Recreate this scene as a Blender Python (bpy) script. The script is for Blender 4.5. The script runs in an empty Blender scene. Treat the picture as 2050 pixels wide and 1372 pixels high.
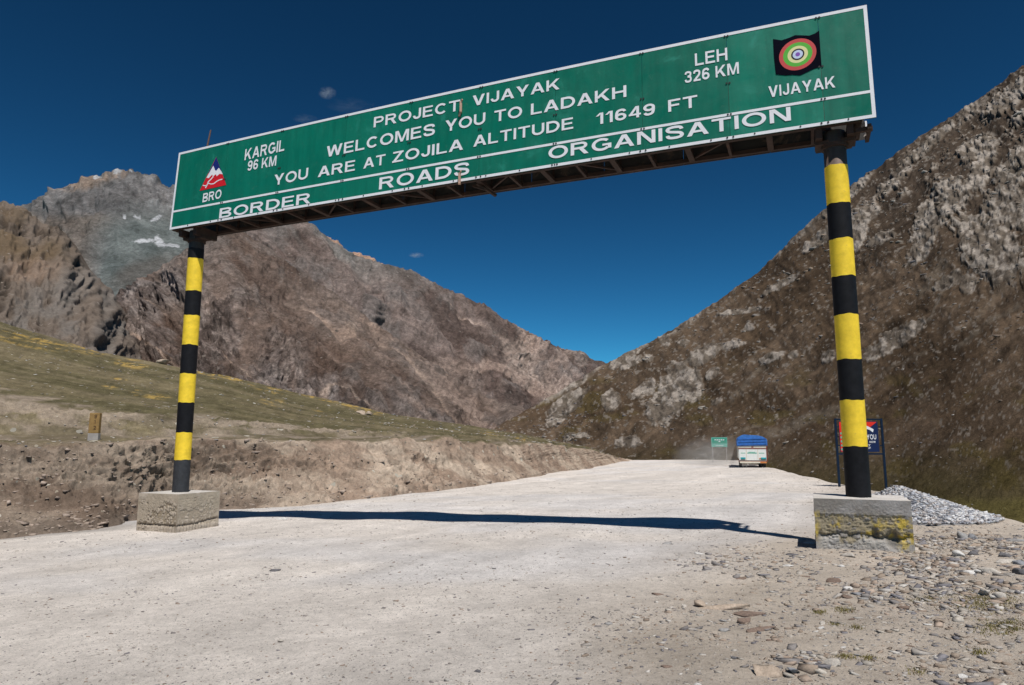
import bpy, math, random
import numpy as np

# ------------------------------------------------------------------ camera, sky, sun, exposure
SC = bpy.context.scene
COL = SC.collection
FPX, PITCH, EYE = 1404.0, 0.1426, 1.6
SP, CP = math.sin(PITCH), math.cos(PITCH)

cam_d = bpy.data.cameras.new('camera')
cam = bpy.data.objects.new('camera', cam_d); COL.objects.link(cam)
cam.location = (0, 0, EYE)
cam.rotation_euler = (math.pi/2 + PITCH, 0, 0)
cam_d.sensor_width = 36.0
cam_d.lens = FPX/2050*36
cam_d.clip_start = 0.05
cam_d.clip_end = 40000
SC.camera = cam

SUN_EL = math.radians(62.0)
SUN_DIR = (0.34, -0.94)                      # horizontal direction towards the sun
_n = math.hypot(*SUN_DIR); SUN_DIR = (SUN_DIR[0]/_n, SUN_DIR[1]/_n)
world = bpy.data.worlds.new('World'); SC.world = world
world.use_nodes = True
wn = world.node_tree; wn.nodes.clear()
w_out = wn.nodes.new('ShaderNodeOutputWorld')
w_bg = wn.nodes.new('ShaderNodeBackground')
w_sky = wn.nodes.new('ShaderNodeTexSky')
w_sky.sky_type = 'NISHITA'
w_sky.sun_disc = False
w_sky.sun_elevation = SUN_EL
w_sky.sun_rotation = math.atan2(SUN_DIR[0], SUN_DIR[1])
w_sky.altitude = 3500
w_sky.air_density = 1.0
w_sky.dust_density = 0.35
w_sky.ozone_density = 6.0
w_tint = wn.nodes.new('ShaderNodeMix'); w_tint.data_type = 'RGBA'; w_tint.blend_type = 'MULTIPLY'
w_tint.inputs[0].default_value = 1.0
w_tint.inputs[7].default_value = (0.22, 0.50, 0.345, 1)
w_gam = wn.nodes.new('ShaderNodeGamma'); w_gam.inputs[1].default_value = 1.8
wn.links.new(w_sky.outputs[0], w_gam.inputs[0])
wn.links.new(w_gam.outputs[0], w_tint.inputs[6])
wn.links.new(w_tint.outputs[2], w_bg.inputs[0])
w_bg.inputs[1].default_value = 0.06
wn.links.new(w_bg.outputs[0], w_out.inputs[0])

sun_d = bpy.data.lights.new('sun', 'SUN')
sun_d.energy = 4.6; sun_d.angle = math.radians(0.55); sun_d.color = (1.0, 0.955, 0.90)
sun = bpy.data.objects.new('sun', sun_d); COL.objects.link(sun)
from mathutils import Vector, Matrix
_sd = Vector((SUN_DIR[0]*math.cos(SUN_EL), SUN_DIR[1]*math.cos(SUN_EL), math.sin(SUN_EL)))
sun.rotation_euler = _sd.to_track_quat('Z', 'Y').to_euler()

SC.view_settings.view_transform = 'Standard'
SC.view_settings.look = 'None'
SC.view_settings.exposure = 0.0
SC.view_settings.gamma = 1.0
SC.view_settings.use_curve_mapping = False
SC.render.engine = 'CYCLES'

random.seed(7)
RNG = np.random.RandomState(11)

# ------------------------------------------------------------------ helpers: survey of the photo, noise, meshes
def W(px, py, y):
    """place of the point seen at photo pixel (px, py) when it stands y metres ahead"""
    a = (px-1025.0)/FPX; b = (686.0-py)/FPX
    dy = CP-b*SP; dz = SP+b*CP
    return (a/dy*y, y, EYE+dz/dy*y)

def pix(P):
    x, y, z = P[..., 0], P[..., 1], P[..., 2]-EYE
    cy = y*CP+z*SP; cu = -y*SP+z*CP
    return 1025+x/cy*FPX, 686-cu/cy*FPX

U32 = np.uint32
def _h(n):
    n = n & U32(0x7fffffff)
    n = ((n ^ (n >> U32(13)))*U32(1274126177)) & U32(0x7fffffff)
    n = ((n ^ (n >> U32(16)))*U32(1103515245)+U32(12345)) & U32(0x7fffffff)
    return ((n >> U32(8)) & U32(0xffff)).astype(np.float32)*np.float32(1/65535.0)

def vnoise(x, y, z=0.0):
    x = np.asarray(x, float); y = np.asarray(y, float); x, y = np.broadcast_arrays(x, y)
    zs = np.ndim(z) == 0; z = np.asarray(z, float)
    ix, iy, iz = np.floor(x), np.floor(y), np.floor(z)
    fx, fy, fz = (x-ix).astype(np.float32), (y-iy).astype(np.float32), (z-iz).astype(np.float32)
    fx = fx*fx*fx*(fx*(fx*6-15)+10); fy = fy*fy*fy*(fy*(fy*6-15)+10); fz = fz*fz*(3-2*fz)
    with np.errstate(over='ignore'):
        hx = ix.astype(np.int64).astype(U32)*U32(374761393); hy = iy.astype(np.int64).astype(U32)*U32(668265263); hz = iz.astype(np.int64).astype(U32)*U32(2147483647)
        r = 0
        for dz in (0, 1):
            if dz and not np.any(fz): continue
            hb = hx+(hy+(hz+U32(2147483647*dz))); A_, B_ = U32(374761393), U32(668265263)
            a, b, c, d = _h(hb), _h(hb+A_), _h(hb+B_), _h(hb+A_+B_)
            p = a+(b-a)*fx; q = c+(d-c)*fx; v = p+(q-p)*fy
            r = r+v*(fz if dz else 1-fz)
    return r.astype(float)*2-1

def fbm(x, y, z=0.0, o=5, gain=0.5, lac=2.03):
    a, s, r = 1.0, 0, 0
    for i in range(o):
        r = r + a*vnoise(x, y, z+i*17); s += a; a *= gain; x = x*lac+3.1; y = y*lac+1.7
    return r/s

def ridged(x, y, z=0.0, o=5, gain=0.55, lac=2.07):
    a, s, r = 1.0, 0, 0
    for i in range(o):
        r = r + a*(1-2*np.abs(vnoise(x, y, z+i*13))); s += a; a *= gain; x = x*lac+5.3; y = y*lac+2.9
    return r/s

def sstep(a, b, x):
    t = np.clip((x-a)/(b-a), 0, 1); return t*t*(3-2*t)

def mesh_np(name, V, F, mat=None, cols=None, smooth=False):
    V = np.asarray(V, np.float32).reshape(-1, 3)
    me = bpy.data.meshes.new(name)
    F = np.asarray(F, np.int32)
    k = F.shape[1]
    me.vertices.add(len(V)); me.vertices.foreach_set('co', V.ravel())
    me.loops.add(F.size); me.loops.foreach_set('vertex_index', F.ravel())
    me.polygons.add(len(F)); me.polygons.foreach_set('loop_start', np.arange(0, F.size, k, dtype=np.int32))
    if cols is not None:
        at = me.color_attributes.new('Col', 'FLOAT_COLOR', 'POINT')
        c = np.ones((len(V), 4), np.float32); c[:, :3] = np.clip(cols.reshape(-1, 3), 0, 1)
        at.data.foreach_set('color', c.ravel())
    me.update(calc_edges=True); me.validate()
    if smooth: me.polygons.foreach_set('use_smooth', np.ones(len(me.polygons), bool))
    if mat: me.materials.append(mat)
    return me

def link(name, me, parent=None, loc=None, **props):
    o = bpy.data.objects.new(name, me); COL.objects.link(o)
    if parent: o.parent = parent
    if loc is not None: o.location = loc
    for k, v in props.items(): o[k] = v
    return o

def empty(name, loc, label, cat, group=None, rz=0):
    o = bpy.data.objects.new(name, None); COL.objects.link(o)
    o.location = loc; o.rotation_euler = (0, 0, rz); o.empty_display_size = .2
    o['label'] = label; o['category'] = cat
    if group: o['group'] = group
    return o

def gridfaces(nr, nc):
    i = np.arange(nr*nc).reshape(nr, nc)
    return np.stack([i[:-1, :-1], i[:-1, 1:], i[1:, 1:], i[1:, :-1]], -1).reshape(-1, 4)

class MB:
    """collects boxes, bars and tubes and makes ONE mesh of them"""
    def __init__(s): s.v = []; s.f = []
    def add(s, vs, fs):
        o = len(s.v); s.v += [tuple(v) for v in vs]; s.f += [tuple(i+o for i in f) for f in fs]; return s
    def hexa(s, c):                 # eight corners: four bottom, four top
        return s.add(c, [(3, 2, 1, 0), (4, 5, 6, 7), (0, 1, 5, 4), (1, 2, 6, 5), (2, 3, 7, 6), (3, 0, 4, 7)])
    def box(s, x0, x1, y0, y1, z0, z1, f=None):
        c = [(x0, y0, z0), (x1, y0, z0), (x1, y1, z0), (x0, y1, z0), (x0, y0, z1), (x1, y0, z1), (x1, y1, z1), (x0, y1, z1)]
        if f: c = [f(*p) for p in c]
        return s.hexa(c)
    def bar(s, a, b, w, h=None, up=(0, 0, 1)):
        h = h or w; a = Vector(a); b = Vector(b); d = (b-a).normalized(); u = Vector(up)
        if abs(d.dot(u)) > .95: u = Vector((1, 0, 0))
        r = d.cross(u).normalized()*w/2; u = r.cross(d).normalized()*h/2
        return s.hexa([a-r-u, a+r-u, a+r+u, a-r+u, b-r-u, b+r-u, b+r+u, b-r+u])
    def tube(s, a, b, ra, rb=None, n=24, caps=True):
        rb = ra if rb is None else rb
        a = Vector(a); b = Vector(b); d = (b-a).normalized()
        u = Vector((0, 0, 1)) if abs(d.z) < .9 else Vector((1, 0, 0))
        r = d.cross(u).normalized(); u = r.cross(d)
        vs = []
        for P, R in ((a, ra), (b, rb)):
            for k in range(n):
                t = 2*math.pi*k/n; vs.append(P+r*math.cos(t)*R+u*math.sin(t)*R)
        fs = [(k, (k+1) % n, n+(k+1) % n, n+k) for k in range(n)]
        if caps: fs += [tuple(range(n))[::-1], tuple(range(n, 2*n))]
        return s.add(vs, fs)
    def poly(s, pts): return s.add(pts, [tuple(range(len(pts)))])
    def build(s, name, mat, parent=None, off=(0, 0, 0), bevel=0, smooth=False, **props):
        me = bpy.data.meshes.new(name)
        me.from_pydata([(v[0]-off[0], v[1]-off[1], v[2]-off[2]) for v in s.v], [], s.f); me.update()
        me.materials.append(mat)
        if smooth:
            for p in me.polygons: p.use_smooth = len(p.vertices) == 4
        o = link(name, me, parent, **props)
        if bevel:
            m = o.modifiers.new('bevel', 'BEVEL'); m.width = bevel; m.segments = 2; m.limit_method = 'ANGLE'
        return o

# ------------------------------------------------------------------ materials
def base_mat(name):
    m = bpy.data.materials.new(name); m.use_nodes = True
    return m, m.node_tree, m.node_tree.nodes['Principled BSDF']

def N(nt, t, **kw):
    n = nt.nodes.new(t)
    for k, v in kw.items(): setattr(n, k, v)
    return n

def noise_node(nt, vec, scale, detail=6, rough=.6, dist=0):
    n = N(nt, 'ShaderNodeTexNoise'); n.inputs['Scale'].default_value = scale
    n.inputs['Detail'].default_value = detail; n.inputs['Roughness'].default_value = rough
    n.inputs['Distortion'].default_value = dist
    nt.links.new(vec, n.inputs['Vector']); return n

def ramp_node(nt, fac, stops):
    r = N(nt, 'ShaderNodeValToRGB'); e = r.color_ramp.elements
    while len(e) < len(stops): e.new(.5)
    for i, (p, c) in enumerate(stops):
        e[i].position = p; e[i].color = (c, c, c, 1) if not hasattr(c, '__len__') else (*c, 1)
    nt.links.new(fac, r.inputs[0]); return r

def mix(nt, kind, a, b, fac=1.0):
    m = N(nt, 'ShaderNodeMix', data_type='RGBA', blend_type=kind)
    if hasattr(fac, 'is_linked'): nt.links.new(fac, m.inputs[0])
    else: m.inputs[0].default_value = fac
    for k, v in ((6, a), (7, b)):
        if hasattr(v, 'is_linked'): nt.links.new(v, m.inputs[k])
        else: m.inputs[k].default_value = (*v, 1) if len(v) == 3 else v
    return m.outputs[2]

def simple_mat(name, col, rough=.6, metal=0, var=.18, vscale=6, bump=.0, bscale=40, stain=None, spec=.3, stain_scale=2.5, stain_at=.55):
    m, nt, bs = base_mat(name)
    geo = N(nt, 'ShaderNodeTexCoord').outputs['Object']
    n1 = noise_node(nt, geo, vscale, 8, .65)
    r = ramp_node(nt, n1.outputs[0], [(.3, 1-var), (.7, 1+var)])
    c = mix(nt, 'MULTIPLY', col, r.outputs[0])
    if stain:
        n2 = noise_node(nt, geo, stain_scale, 10, .75, .6)
        r2 = ramp_node(nt, n2.outputs[0], [(stain_at, 0.0), (stain_at+.13, 1.0)])
        c = mix(nt, 'MIX', c, stain, r2.outputs[0])
    nt.links.new(c, bs.inputs['Base Color'])
    bs.inputs['Roughness'].default_value = rough; bs.inputs['Metallic'].default_value = metal
    bs.inputs['Specular IOR Level'].default_value = spec
    if bump:
        nb = noise_node(nt, geo, bscale, 6, .6)
        b = N(nt, 'ShaderNodeBump'); b.inputs['Strength'].default_value = bump; b.inputs['Distance'].default_value = .01
        nt.links.new(nb.outputs[0], b.inputs['Height']); nt.links.new(b.outputs[0], bs.inputs['Normal'])
    return m

def terrain_mat(name, scales, bump_d, bump_s=1.0, speck=None, contrast=.35, stretch=None, hue=None, lo=.28):
    """colour attribute x layered grain, with fine relief. scales = noise scales in 1/m, coarse to fine"""
    m, nt, bs = base_mat(name)
    at = N(nt, 'ShaderNodeAttribute', attribute_name='Col')
    geo = N(nt, 'ShaderNodeNewGeometry').outputs['Position']
    if stretch:
        mp = N(nt, 'ShaderNodeMapping'); mp.inputs['Scale'].default_value = stretch[0]
        mp.inputs['Rotation'].default_value = stretch[1]
        nt.links.new(geo, mp.inputs[0]); geo = mp.outputs[0]
    c = at.outputs['Color']; hs = None
    for i, s in enumerate(scales):
        n = noise_node(nt, geo, s, 8, .74, .3)
        r = ramp_node(nt, n.outputs[0], [(lo, 1-contrast), (1-lo, 1+contrast)])
        c = mix(nt, 'MULTIPLY', c, r.outputs[0])
        if hs is None: hs = n.outputs[0]
        else:
            ad = N(nt, 'ShaderNodeMath', operation='MULTIPLY_ADD'); ad.inputs[1].default_value = .62**i*1.2
            nt.links.new(n.outputs[0], ad.inputs[0]); nt.links.new(hs, ad.inputs[2]); hs = ad.outputs[0]
    if hue:
        n = noise_node(nt, geo, hue[0], 5, .6)
        r = ramp_node(nt, n.outputs[0], [(.4, 0.0), (.62, 1.0)])
        c = mix(nt, 'MULTIPLY', c, mix(nt, 'MIX', (1, 1, 1), hue[1], r.outputs[0]))
    if speck:
        for (sc, th, colr) in speck:
            v = N(nt, 'ShaderNodeTexVoronoi'); v.inputs['Scale'].default_value = sc
            nt.links.new(geo, v.inputs['Vector'])
            mm = N(nt, 'ShaderNodeMath', operation='LESS_THAN'); mm.inputs[1].default_value = th
            sep = N(nt, 'ShaderNodeSeparateColor'); nt.links.new(v.outputs['Color'], sep.inputs[0])
            # only some cells carry a speck, of uneven size
            mu = N(nt, 'ShaderNodeMath', operation='MULTIPLY'); nt.links.new(sep.outputs[0], mu.inputs[0]); nt.links.new(sep.outputs[1], mu.inputs[1])
            dv = N(nt, 'ShaderNodeMath', operation='DIVIDE'); nt.links.new(v.outputs['Distance'], dv.inputs[0]); nt.links.new(mu.outputs[0], dv.inputs[1])
            nt.links.new(dv.outputs[0], mm.inputs[0])
            tone = mix(nt, 'MULTIPLY', colr, ramp_node(nt, sep.outputs[2], [(0, .45), (1, 1.25)]).outputs[0])
            c = mix(nt, 'MIX', c, tone, mm.outputs[0])
    nt.links.new(c, bs.inputs['Base Color'])
    bs.inputs['Roughness'].default_value = .95; bs.inputs['Specular IOR Level'].default_value = .03
    b = N(nt, 'ShaderNodeBump'); b.inputs['Strength'].default_value = bump_s; b.inputs['Distance'].default_value = bump_d
    nt.links.new(hs, b.inputs['Height']); nt.links.new(b.outputs[0], bs.inputs['Normal'])
    return m

def attr_mat(name, rough=.9, scale=30, con=.2, bump=.3, dist=.01):
    return terrain_mat(name, [scale, scale*4], dist, bump, contrast=con)

# ------------------------------------------------------------------ the plateau: road and verge
_ex_y = [-40, 0, 8, 12.5, 15, 22, 30, 41, 57, 88, 120]
_ex_x = [12, 11, 10, 9.3, 9.9, 11.8, 13.9, 16.8, 21, 28.2, 36]
_fx_y = [-40, 4, 10, 14, 16, 17.2, 20.8, 21.8, 22.6, 23.6, 30.9, 39.8, 60, 88, 120]
_fx_x = [-40, -30, -22, -15.6, -11.5, -9.9, -10.2, -8.9, -6.7, -5.3, -2.55, .5, 5.8, 13.8, 22]
_rx_y = [-40, 0, 5, 7.6, 10.2, 14, 25, 35, 57, 120]
_rx_x = [.3, .3, .6, 1.2, 2.6, 5.6, 11, 15.2, 21.5, 40]

def gz0(x, y):
    z = .035*x*np.exp(-(np.maximum(y, 0)/28.0)**2) - .03
    z = z - .0085*np.minimum(np.maximum(y, -20), 62)
    z = z - .10*np.maximum(y-92, 0)
    return z
def gz(x, y):
    x = np.asarray(x, float); y = np.asarray(y, float)
    z = gz0(x, y)
    z = z - .075*np.exp(-((x-2.7)**2/2.2+(y-14.0)**2/1.6)) + .085*fbm(x*.24, y*.24, 3, 3) + .012*fbm(x*1.3, y*1.3, 9, 3)
    ex = np.interp(y, _ex_y, _ex_x) + .5*fbm(y*.35, y*0, 5, 3)
    d = np.maximum(x-ex, 0)
    z = z - np.minimum(.55*d*d/(d+.9), 14)
    a_ = (x*.92-y*.39); r_ = (1-np.clip(verge(x, y), 0, 1))
    z = z + r_*.018*fbm(a_*.9+.3*fbm(x*.1, y*.1, 22, 2), (x*.39+y*.92)*.05, 23, 3)
    v = verge(x, y)
    z = z + v*(.03*fbm(x*1.9, y*1.9, 21, 4))
    return z
def verge(x, y):
    rx = np.interp(y, _rx_y, _rx_x)
    w = .8+.05*np.maximum(y, 0)
    return sstep(-w, w*1.2, x-rx+1.2*fbm(x*.35, y*.35, 31, 4))

def fan(nr, nc, y0=4.0, y1=122.0):
    ys = np.concatenate([np.linspace(-38, 3.4, 26), y0*(y1/y0)**np.linspace(0, 1, nr)])
    xl = np.interp(ys, _fx_y, _fx_x)-3.0; xr = np.interp(ys, _ex_y, _ex_x)+18
    u = np.linspace(0, 1, nc)[None, :]
    X = xl[:, None]+(xr-xl)[:, None]*u
    Y = ys[:, None]+X*0
    return X, Y
X, Y = fan(350, 430)
Z = gz(X, Y)
vg = verge(X, Y)
road_c = np.array([.615, .565, .515]); verge_c = np.array([.455, .395, .33])
tone = 1+.10*fbm(X*.25, Y*.5, 51, 4)+.05*fbm(X*1.5, Y*1.5, 52, 4)
tracks = fbm((X*.91-Y*.42)*.9+.5*fbm(X*.08, Y*.08, 56, 2), (X*.42+Y*.91)*.05, 54, 4)
cool = sstep(.0, .5, fbm(X*.16, Y*.3, 57, 3))[..., None]
C_ = road_c*(1-.04*cool*np.array([1, .2, -1.1]))*(1-vg[..., None])+verge_c*vg[..., None]
fine_t = fbm((X*.91-Y*.42)*3.4, (X*.42+Y*.91)*.35, 55, 4)
C_ = C_*(tone+.15*tracks+.06*fine_t)[..., None]
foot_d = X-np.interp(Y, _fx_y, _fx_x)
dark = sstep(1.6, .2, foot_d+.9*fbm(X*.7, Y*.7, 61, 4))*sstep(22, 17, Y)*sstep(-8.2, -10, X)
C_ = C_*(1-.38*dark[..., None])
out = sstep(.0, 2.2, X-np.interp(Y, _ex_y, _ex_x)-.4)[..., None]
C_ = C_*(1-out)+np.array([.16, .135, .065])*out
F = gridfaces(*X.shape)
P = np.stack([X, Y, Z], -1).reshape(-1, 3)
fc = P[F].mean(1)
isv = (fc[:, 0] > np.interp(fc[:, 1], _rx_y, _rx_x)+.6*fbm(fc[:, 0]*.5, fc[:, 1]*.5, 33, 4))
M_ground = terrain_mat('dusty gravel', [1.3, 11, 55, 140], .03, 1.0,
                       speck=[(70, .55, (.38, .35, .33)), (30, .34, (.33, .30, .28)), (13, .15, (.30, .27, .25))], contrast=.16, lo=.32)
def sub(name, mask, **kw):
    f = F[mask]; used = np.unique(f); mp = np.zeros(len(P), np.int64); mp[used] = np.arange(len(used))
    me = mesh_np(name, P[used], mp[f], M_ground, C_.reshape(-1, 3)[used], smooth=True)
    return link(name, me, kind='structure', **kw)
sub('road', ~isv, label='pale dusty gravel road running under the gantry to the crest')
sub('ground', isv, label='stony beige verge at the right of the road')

# far sheet that carries everything out to the horizon
nn = 60
t = np.linspace(-1, 1, nn); gx, gy = np.meshgrid(np.sign(t)*np.abs(t)**2*14000, np.sign(t)*np.abs(t)**2*14000)
gzv = -16+0*gx
me = mesh_np('valley_floor', np.stack([gx, gy, gzv], -1), gridfaces(nn, nn),
             terrain_mat('valley soil', [.02, .3, 2], .2), np.tile(np.array([.1, .09, .055]), (nn*nn, 1)))
link('valley_floor', me, kind='structure', label='olive brown valley floor below the road')

# ------------------------------------------------------------------ lofted hills
def resample(cols, rows, us):
    """rows: (ncol, nrow, 3) world points at photo columns cols; returns (len(us), nrow, 3)"""
    rows = np.asarray(rows, float)
    return np.stack([[np.interp(us, cols, rows[:, r, k]) for k in range(3)] for r in range(rows.shape[1])], 0).transpose(2, 0, 1)

def smooth_u(A, n):
    for _ in range(n):
        B = A.copy(); B[1:-1] = (A[:-2]+2*A[1:-1]+A[2:])/4; A = B
    return A

def loft(cols, rows, nu, segs, us=None, sm=6, prof=None):
    us = np.linspace(cols[0], cols[-1], nu) if us is None else us
    R = smooth_u(resample(cols, rows, us), sm)
    L = []; VV = []
    for i, n in enumerate(segs):
        tt = np.linspace(0, 1, n, endpoint=(i == len(segs)-1))
        for q in tt:
            L.append(R[:, i]*(1-q)+R[:, i+1]*q); VV.append(i+q)
    return np.stack(L, 0), np.array(VV), us          # (nv, nu, 3)

def normals(G):
    du = np.gradient(G, axis=1); dv = np.gradient(G, axis=0)
    n = np.cross(du, dv); n /= np.linalg.norm(n, axis=-1, keepdims=True)+1e-9
    n *= np.where(n[..., 2:] < 0, -1, 1); return n

def blurv(G, n):
    for _ in range(n):
        B = G.copy(); B[1:-1] = (G[:-2]+2*G[1:-1]+G[2:])/4; G = B
    return G

def lerp(a, b, m): return a*(1-m[..., None])+b*m[..., None]
A3 = lambda *c: np.array(c, float)

def blob(px, py, cx, cy, rx, ry, ang=0, soft=.5):
    a = math.radians(ang); dx = px-cx; dy = py-cy
    u = (dx*math.cos(a)+dy*math.sin(a))/rx; v = (-dx*math.sin(a)+dy*math.cos(a))/ry
    return sstep(1+soft, 1-soft, np.sqrt(u*u+v*v))

# ---- left grass hill with its cut bank
hc = [-420, -200, 0, 200, 320, 440, 600, 771, 924, 1044, 1112, 1180, 1249, 1320]
hr = [
 [(1190, 10), (870, 15), (862, 20), (775, 22), (640, 48), (540, 68)],
 [(1110, 14), (875, 17.5), (866, 22), (790, 24), (690, 50), (598, 72)],
 [(1075, 16), (880, 19.5), (868, 24), (805, 26), (715, 50), (643, 75)],
 [(1062, 17.2), (880, 21.0), (870, 25), (828, 27), (760, 50), (705, 78)],
 [(1034, 20.8), (879, 23.8), (871, 26.5), (835, 28.5), (780, 52), (724, 80)],
 [(1021, 22.0), (877, 25), (870, 28), (842, 30), (790, 55), (748, 85)],
 [(1014, 22.6), (884, 26.5), (874, 31), (860, 33), (825, 60), (787, 90)],
 [(995, 25.8), (884, 30), (879, 35), (868, 37), (845, 65), (826, 95)],
 [(974, 31.5), (884, 36), (881, 41), (874, 43), (862, 72), (850, 100)],
 [(959, 39.8), (886, 45), (884, 49), (882, 51), (876, 78), (868, 104)],
 [(948, 50), (892, 55), (890.5, 58), (889, 60), (885, 84), (883, 106)],
 [(936, 62), (899, 67), (898.5, 69), (898, 71), (897.5, 90), (897, 110)],
 [(923, 86), (920, 91), (921, 94), (922, 96), (924, 105), (926, 115)],
 [(930, 92), (932, 97), (936, 100), (940, 102), (945, 110), (950, 120)]]
rows = []
for c, r in zip(hc, hr):
    p = [np.array(W(c, py, y)) for py, y in r]
    foot = p[0].copy(); under = foot+np.array([.5, -1.2, -.9])
    mid = p[0]*.42+p[1]*.58; mid[2] = p[0][2]+(p[1][2]-p[0][2])*.42
    b1 = p[5]+np.array([0, 25, -6]); b2 = p[5]+np.array([0, 90, -30.])
    rows.append([under, foot, mid, p[1], p[2], p[3], p[4], p[5], b1, b2])
hc = [-1100, -760]+hc
rows = [[q+np.array([-75, -8.2, 0]) for q in rows[0]], [q+np.array([-32, -6, 0]) for q in rows[0]]]+rows
us = np.concatenate([np.linspace(-1100, -420, 70, endpoint=False), np.linspace(-420, -60, 60, endpoint=False), np.linspace(-60, 1320, 720)])
G, vv, us = loft(hc, rows, None, [4, 40, 50, 26, 22, 60, 60, 8, 5], us=us, sm=10)
G = blurv(G, 2)
px, py = pix(G); n = normals(G)
X, Y, Z = G[..., 0], G[..., 1], G[..., 2]
v2 = vv[:, None]+0*X
bank = sstep(.9, 1.1, v2)*sstep(3.05, 2.85, v2)
# plan position along the bank for noise
s_ = X*.8+Y*.6
nz = fbm(X*.9, Y*.9, Z*.9+2, 5); rz = ridged(X*1.6, Y*1.6, Z*1.8+4, 5)
gul = ridged(s_*.55, Z*.12, 8, 4)
crack = blob(px, py, 300, 950, 260, 70, 0, .6)+.7*blob(px, py, 830, 960, 60, 40)+.35*blob(px, py, 600, 960, 150, 50)
crack = np.clip(crack, 0, 1)
chunk = ridged(X*2.6, Y*2.6, Z*3.2+12, 4)
disp = bank*(.16*nz+.05*chunk+.12*rz+.14*gul*sstep(1.2, 2.2, v2)) + bank*crack*(.30*chunk-.06)
scarp = sstep(4.0, 4.15, v2)*sstep(5.05, 4.95, v2)
disp = disp+scarp*(.16*rz+.08*chunk)
grass = sstep(2.9, 3.1, v2)
G[..., 2] += sstep(1.3, 2.6, v2)*sstep(4.6, 3.4, v2)*(.26*fbm(s_*.33, X*0, 16, 3)+.12*fbm(s_*1.4, Z, 17, 3))*sstep(75, 45, Y)
disp = disp+grass*(.08*fbm(X*.3, Y*.3, 5, 4)+.02*fbm(X*2, Y*2, 6, 3))
G = G+n*disp[..., None]
far_s = sstep(40, 95, Y)
G[..., 2] += far_s*grass*.35*fbm(X*.08, Y*.08, 15, 5)
# colours
dirt = lerp(A3(.25, .185, .14), A3(.38, .305, .238), sstep(-.3, .4, fbm(X*.6, Y*.6+Z, 71, 4)))
dirt = lerp(dirt, A3(.11, .08, .062), .85*crack*sstep(.15, -.35, chunk))  # hollows of the cracked earth get crevice shade painted into the colour
dirt = lerp(dirt, A3(.20, .165, .135), .6*sstep(1.35, 1.0, v2+.25*nz)*sstep(560, 420, px))
olive = lerp(A3(.098, .085, .046), A3(.150, .124, .074), sstep(-.3, .4, fbm(X*.07, Y*.2, 73, 5)))
olive = lerp(olive, A3(.17, .14, .09), .5*sstep(.05, .5, fbm(X*.25, Y*.6, 74, 5)))
straw = A3(.40, .27, .08)
sm_ = np.zeros_like(X)
for cx, cy, rx, ry, ang in [(70, 682, 70, 11, 9), (170, 700, 40, 6, 12), (250, 713, 25, 5, 12), (262, 728, 30, 7, 8), (215, 777, 16, 4, 0), (272, 786, 10, 4, 0), (316, 795, 22, 4, 5),
                        (420, 748, 40, 6, 14), (480, 763, 35, 5, 12), (550, 783, 30, 5, 10), (548, 806, 22, 5, 8), (640, 798, 30, 4, 12), (643, 820, 14, 3, 5), (720, 818, 40, 4, 12), (1047, 879, 14, 4, 12),
                        (250, 760, 22, 5, 5), (980, 868, 16, 3, 10)]:
    sm_ = np.maximum(sm_, blob(px, py, cx, cy, rx*1.1, ry*1.2, ang, .5))
sm_ = sm_*sstep(-.15, .25, fbm(X*.8, Y*.5, 77, 5))*sstep(-.4, .1, fbm(px*.15, py*.3, 78, 3))
olive = olive*(1+.30*fbm(px*.05, py*.16, 79, 4)+.16*fbm(px*.2, py*.4, 76, 3))[..., None]
olive = lerp(olive, straw, .8*sm_)
scar_c = lerp(A3(.24, .19, .15), A3(.31, .25, .20), sstep(-.3, .4, rz+.5*chunk))
scarm = sstep(4.25, 4.6, v2+.5*fbm(X*.35, Y*.2, 80, 5))*sstep(5.12, 4.98, v2-.25*fbm(X*.9, Y*.2, 81, 4))*sstep(-.55, .0, fbm(X*.22, Y*.1, 82, 4)+.1)*sstep(1010, 850, px)
Cc = lerp(dirt, olive, sstep(2.85, 3.12, v2+.25*fbm(s_*.8, Z, 83, 4)))
scarm = scarm*sstep(-.5, .15, fbm(px*.03, py*.08, 87, 5))
Cc = lerp(Cc, scar_c, scarm*.7)
# bare pale soil spilling over the bank top
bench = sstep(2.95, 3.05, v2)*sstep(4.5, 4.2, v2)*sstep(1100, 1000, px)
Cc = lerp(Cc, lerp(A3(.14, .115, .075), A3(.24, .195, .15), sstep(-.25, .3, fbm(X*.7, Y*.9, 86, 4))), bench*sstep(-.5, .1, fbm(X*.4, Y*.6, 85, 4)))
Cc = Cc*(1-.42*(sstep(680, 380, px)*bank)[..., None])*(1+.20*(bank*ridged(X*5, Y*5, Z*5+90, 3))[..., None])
M_hill = terrain_mat('hill soil and turf', [.9, 6, 30], .05, .8, speck=[(1.6, .30, (.40, .37, .31)), (5, .28, (.32, .28, .22))], contrast=.22, lo=.36)
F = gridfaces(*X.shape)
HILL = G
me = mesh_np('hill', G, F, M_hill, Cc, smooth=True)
link('hill', me, kind='structure', label='olive grass hillside above a cut bank of pale earth at the left of the road')

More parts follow.
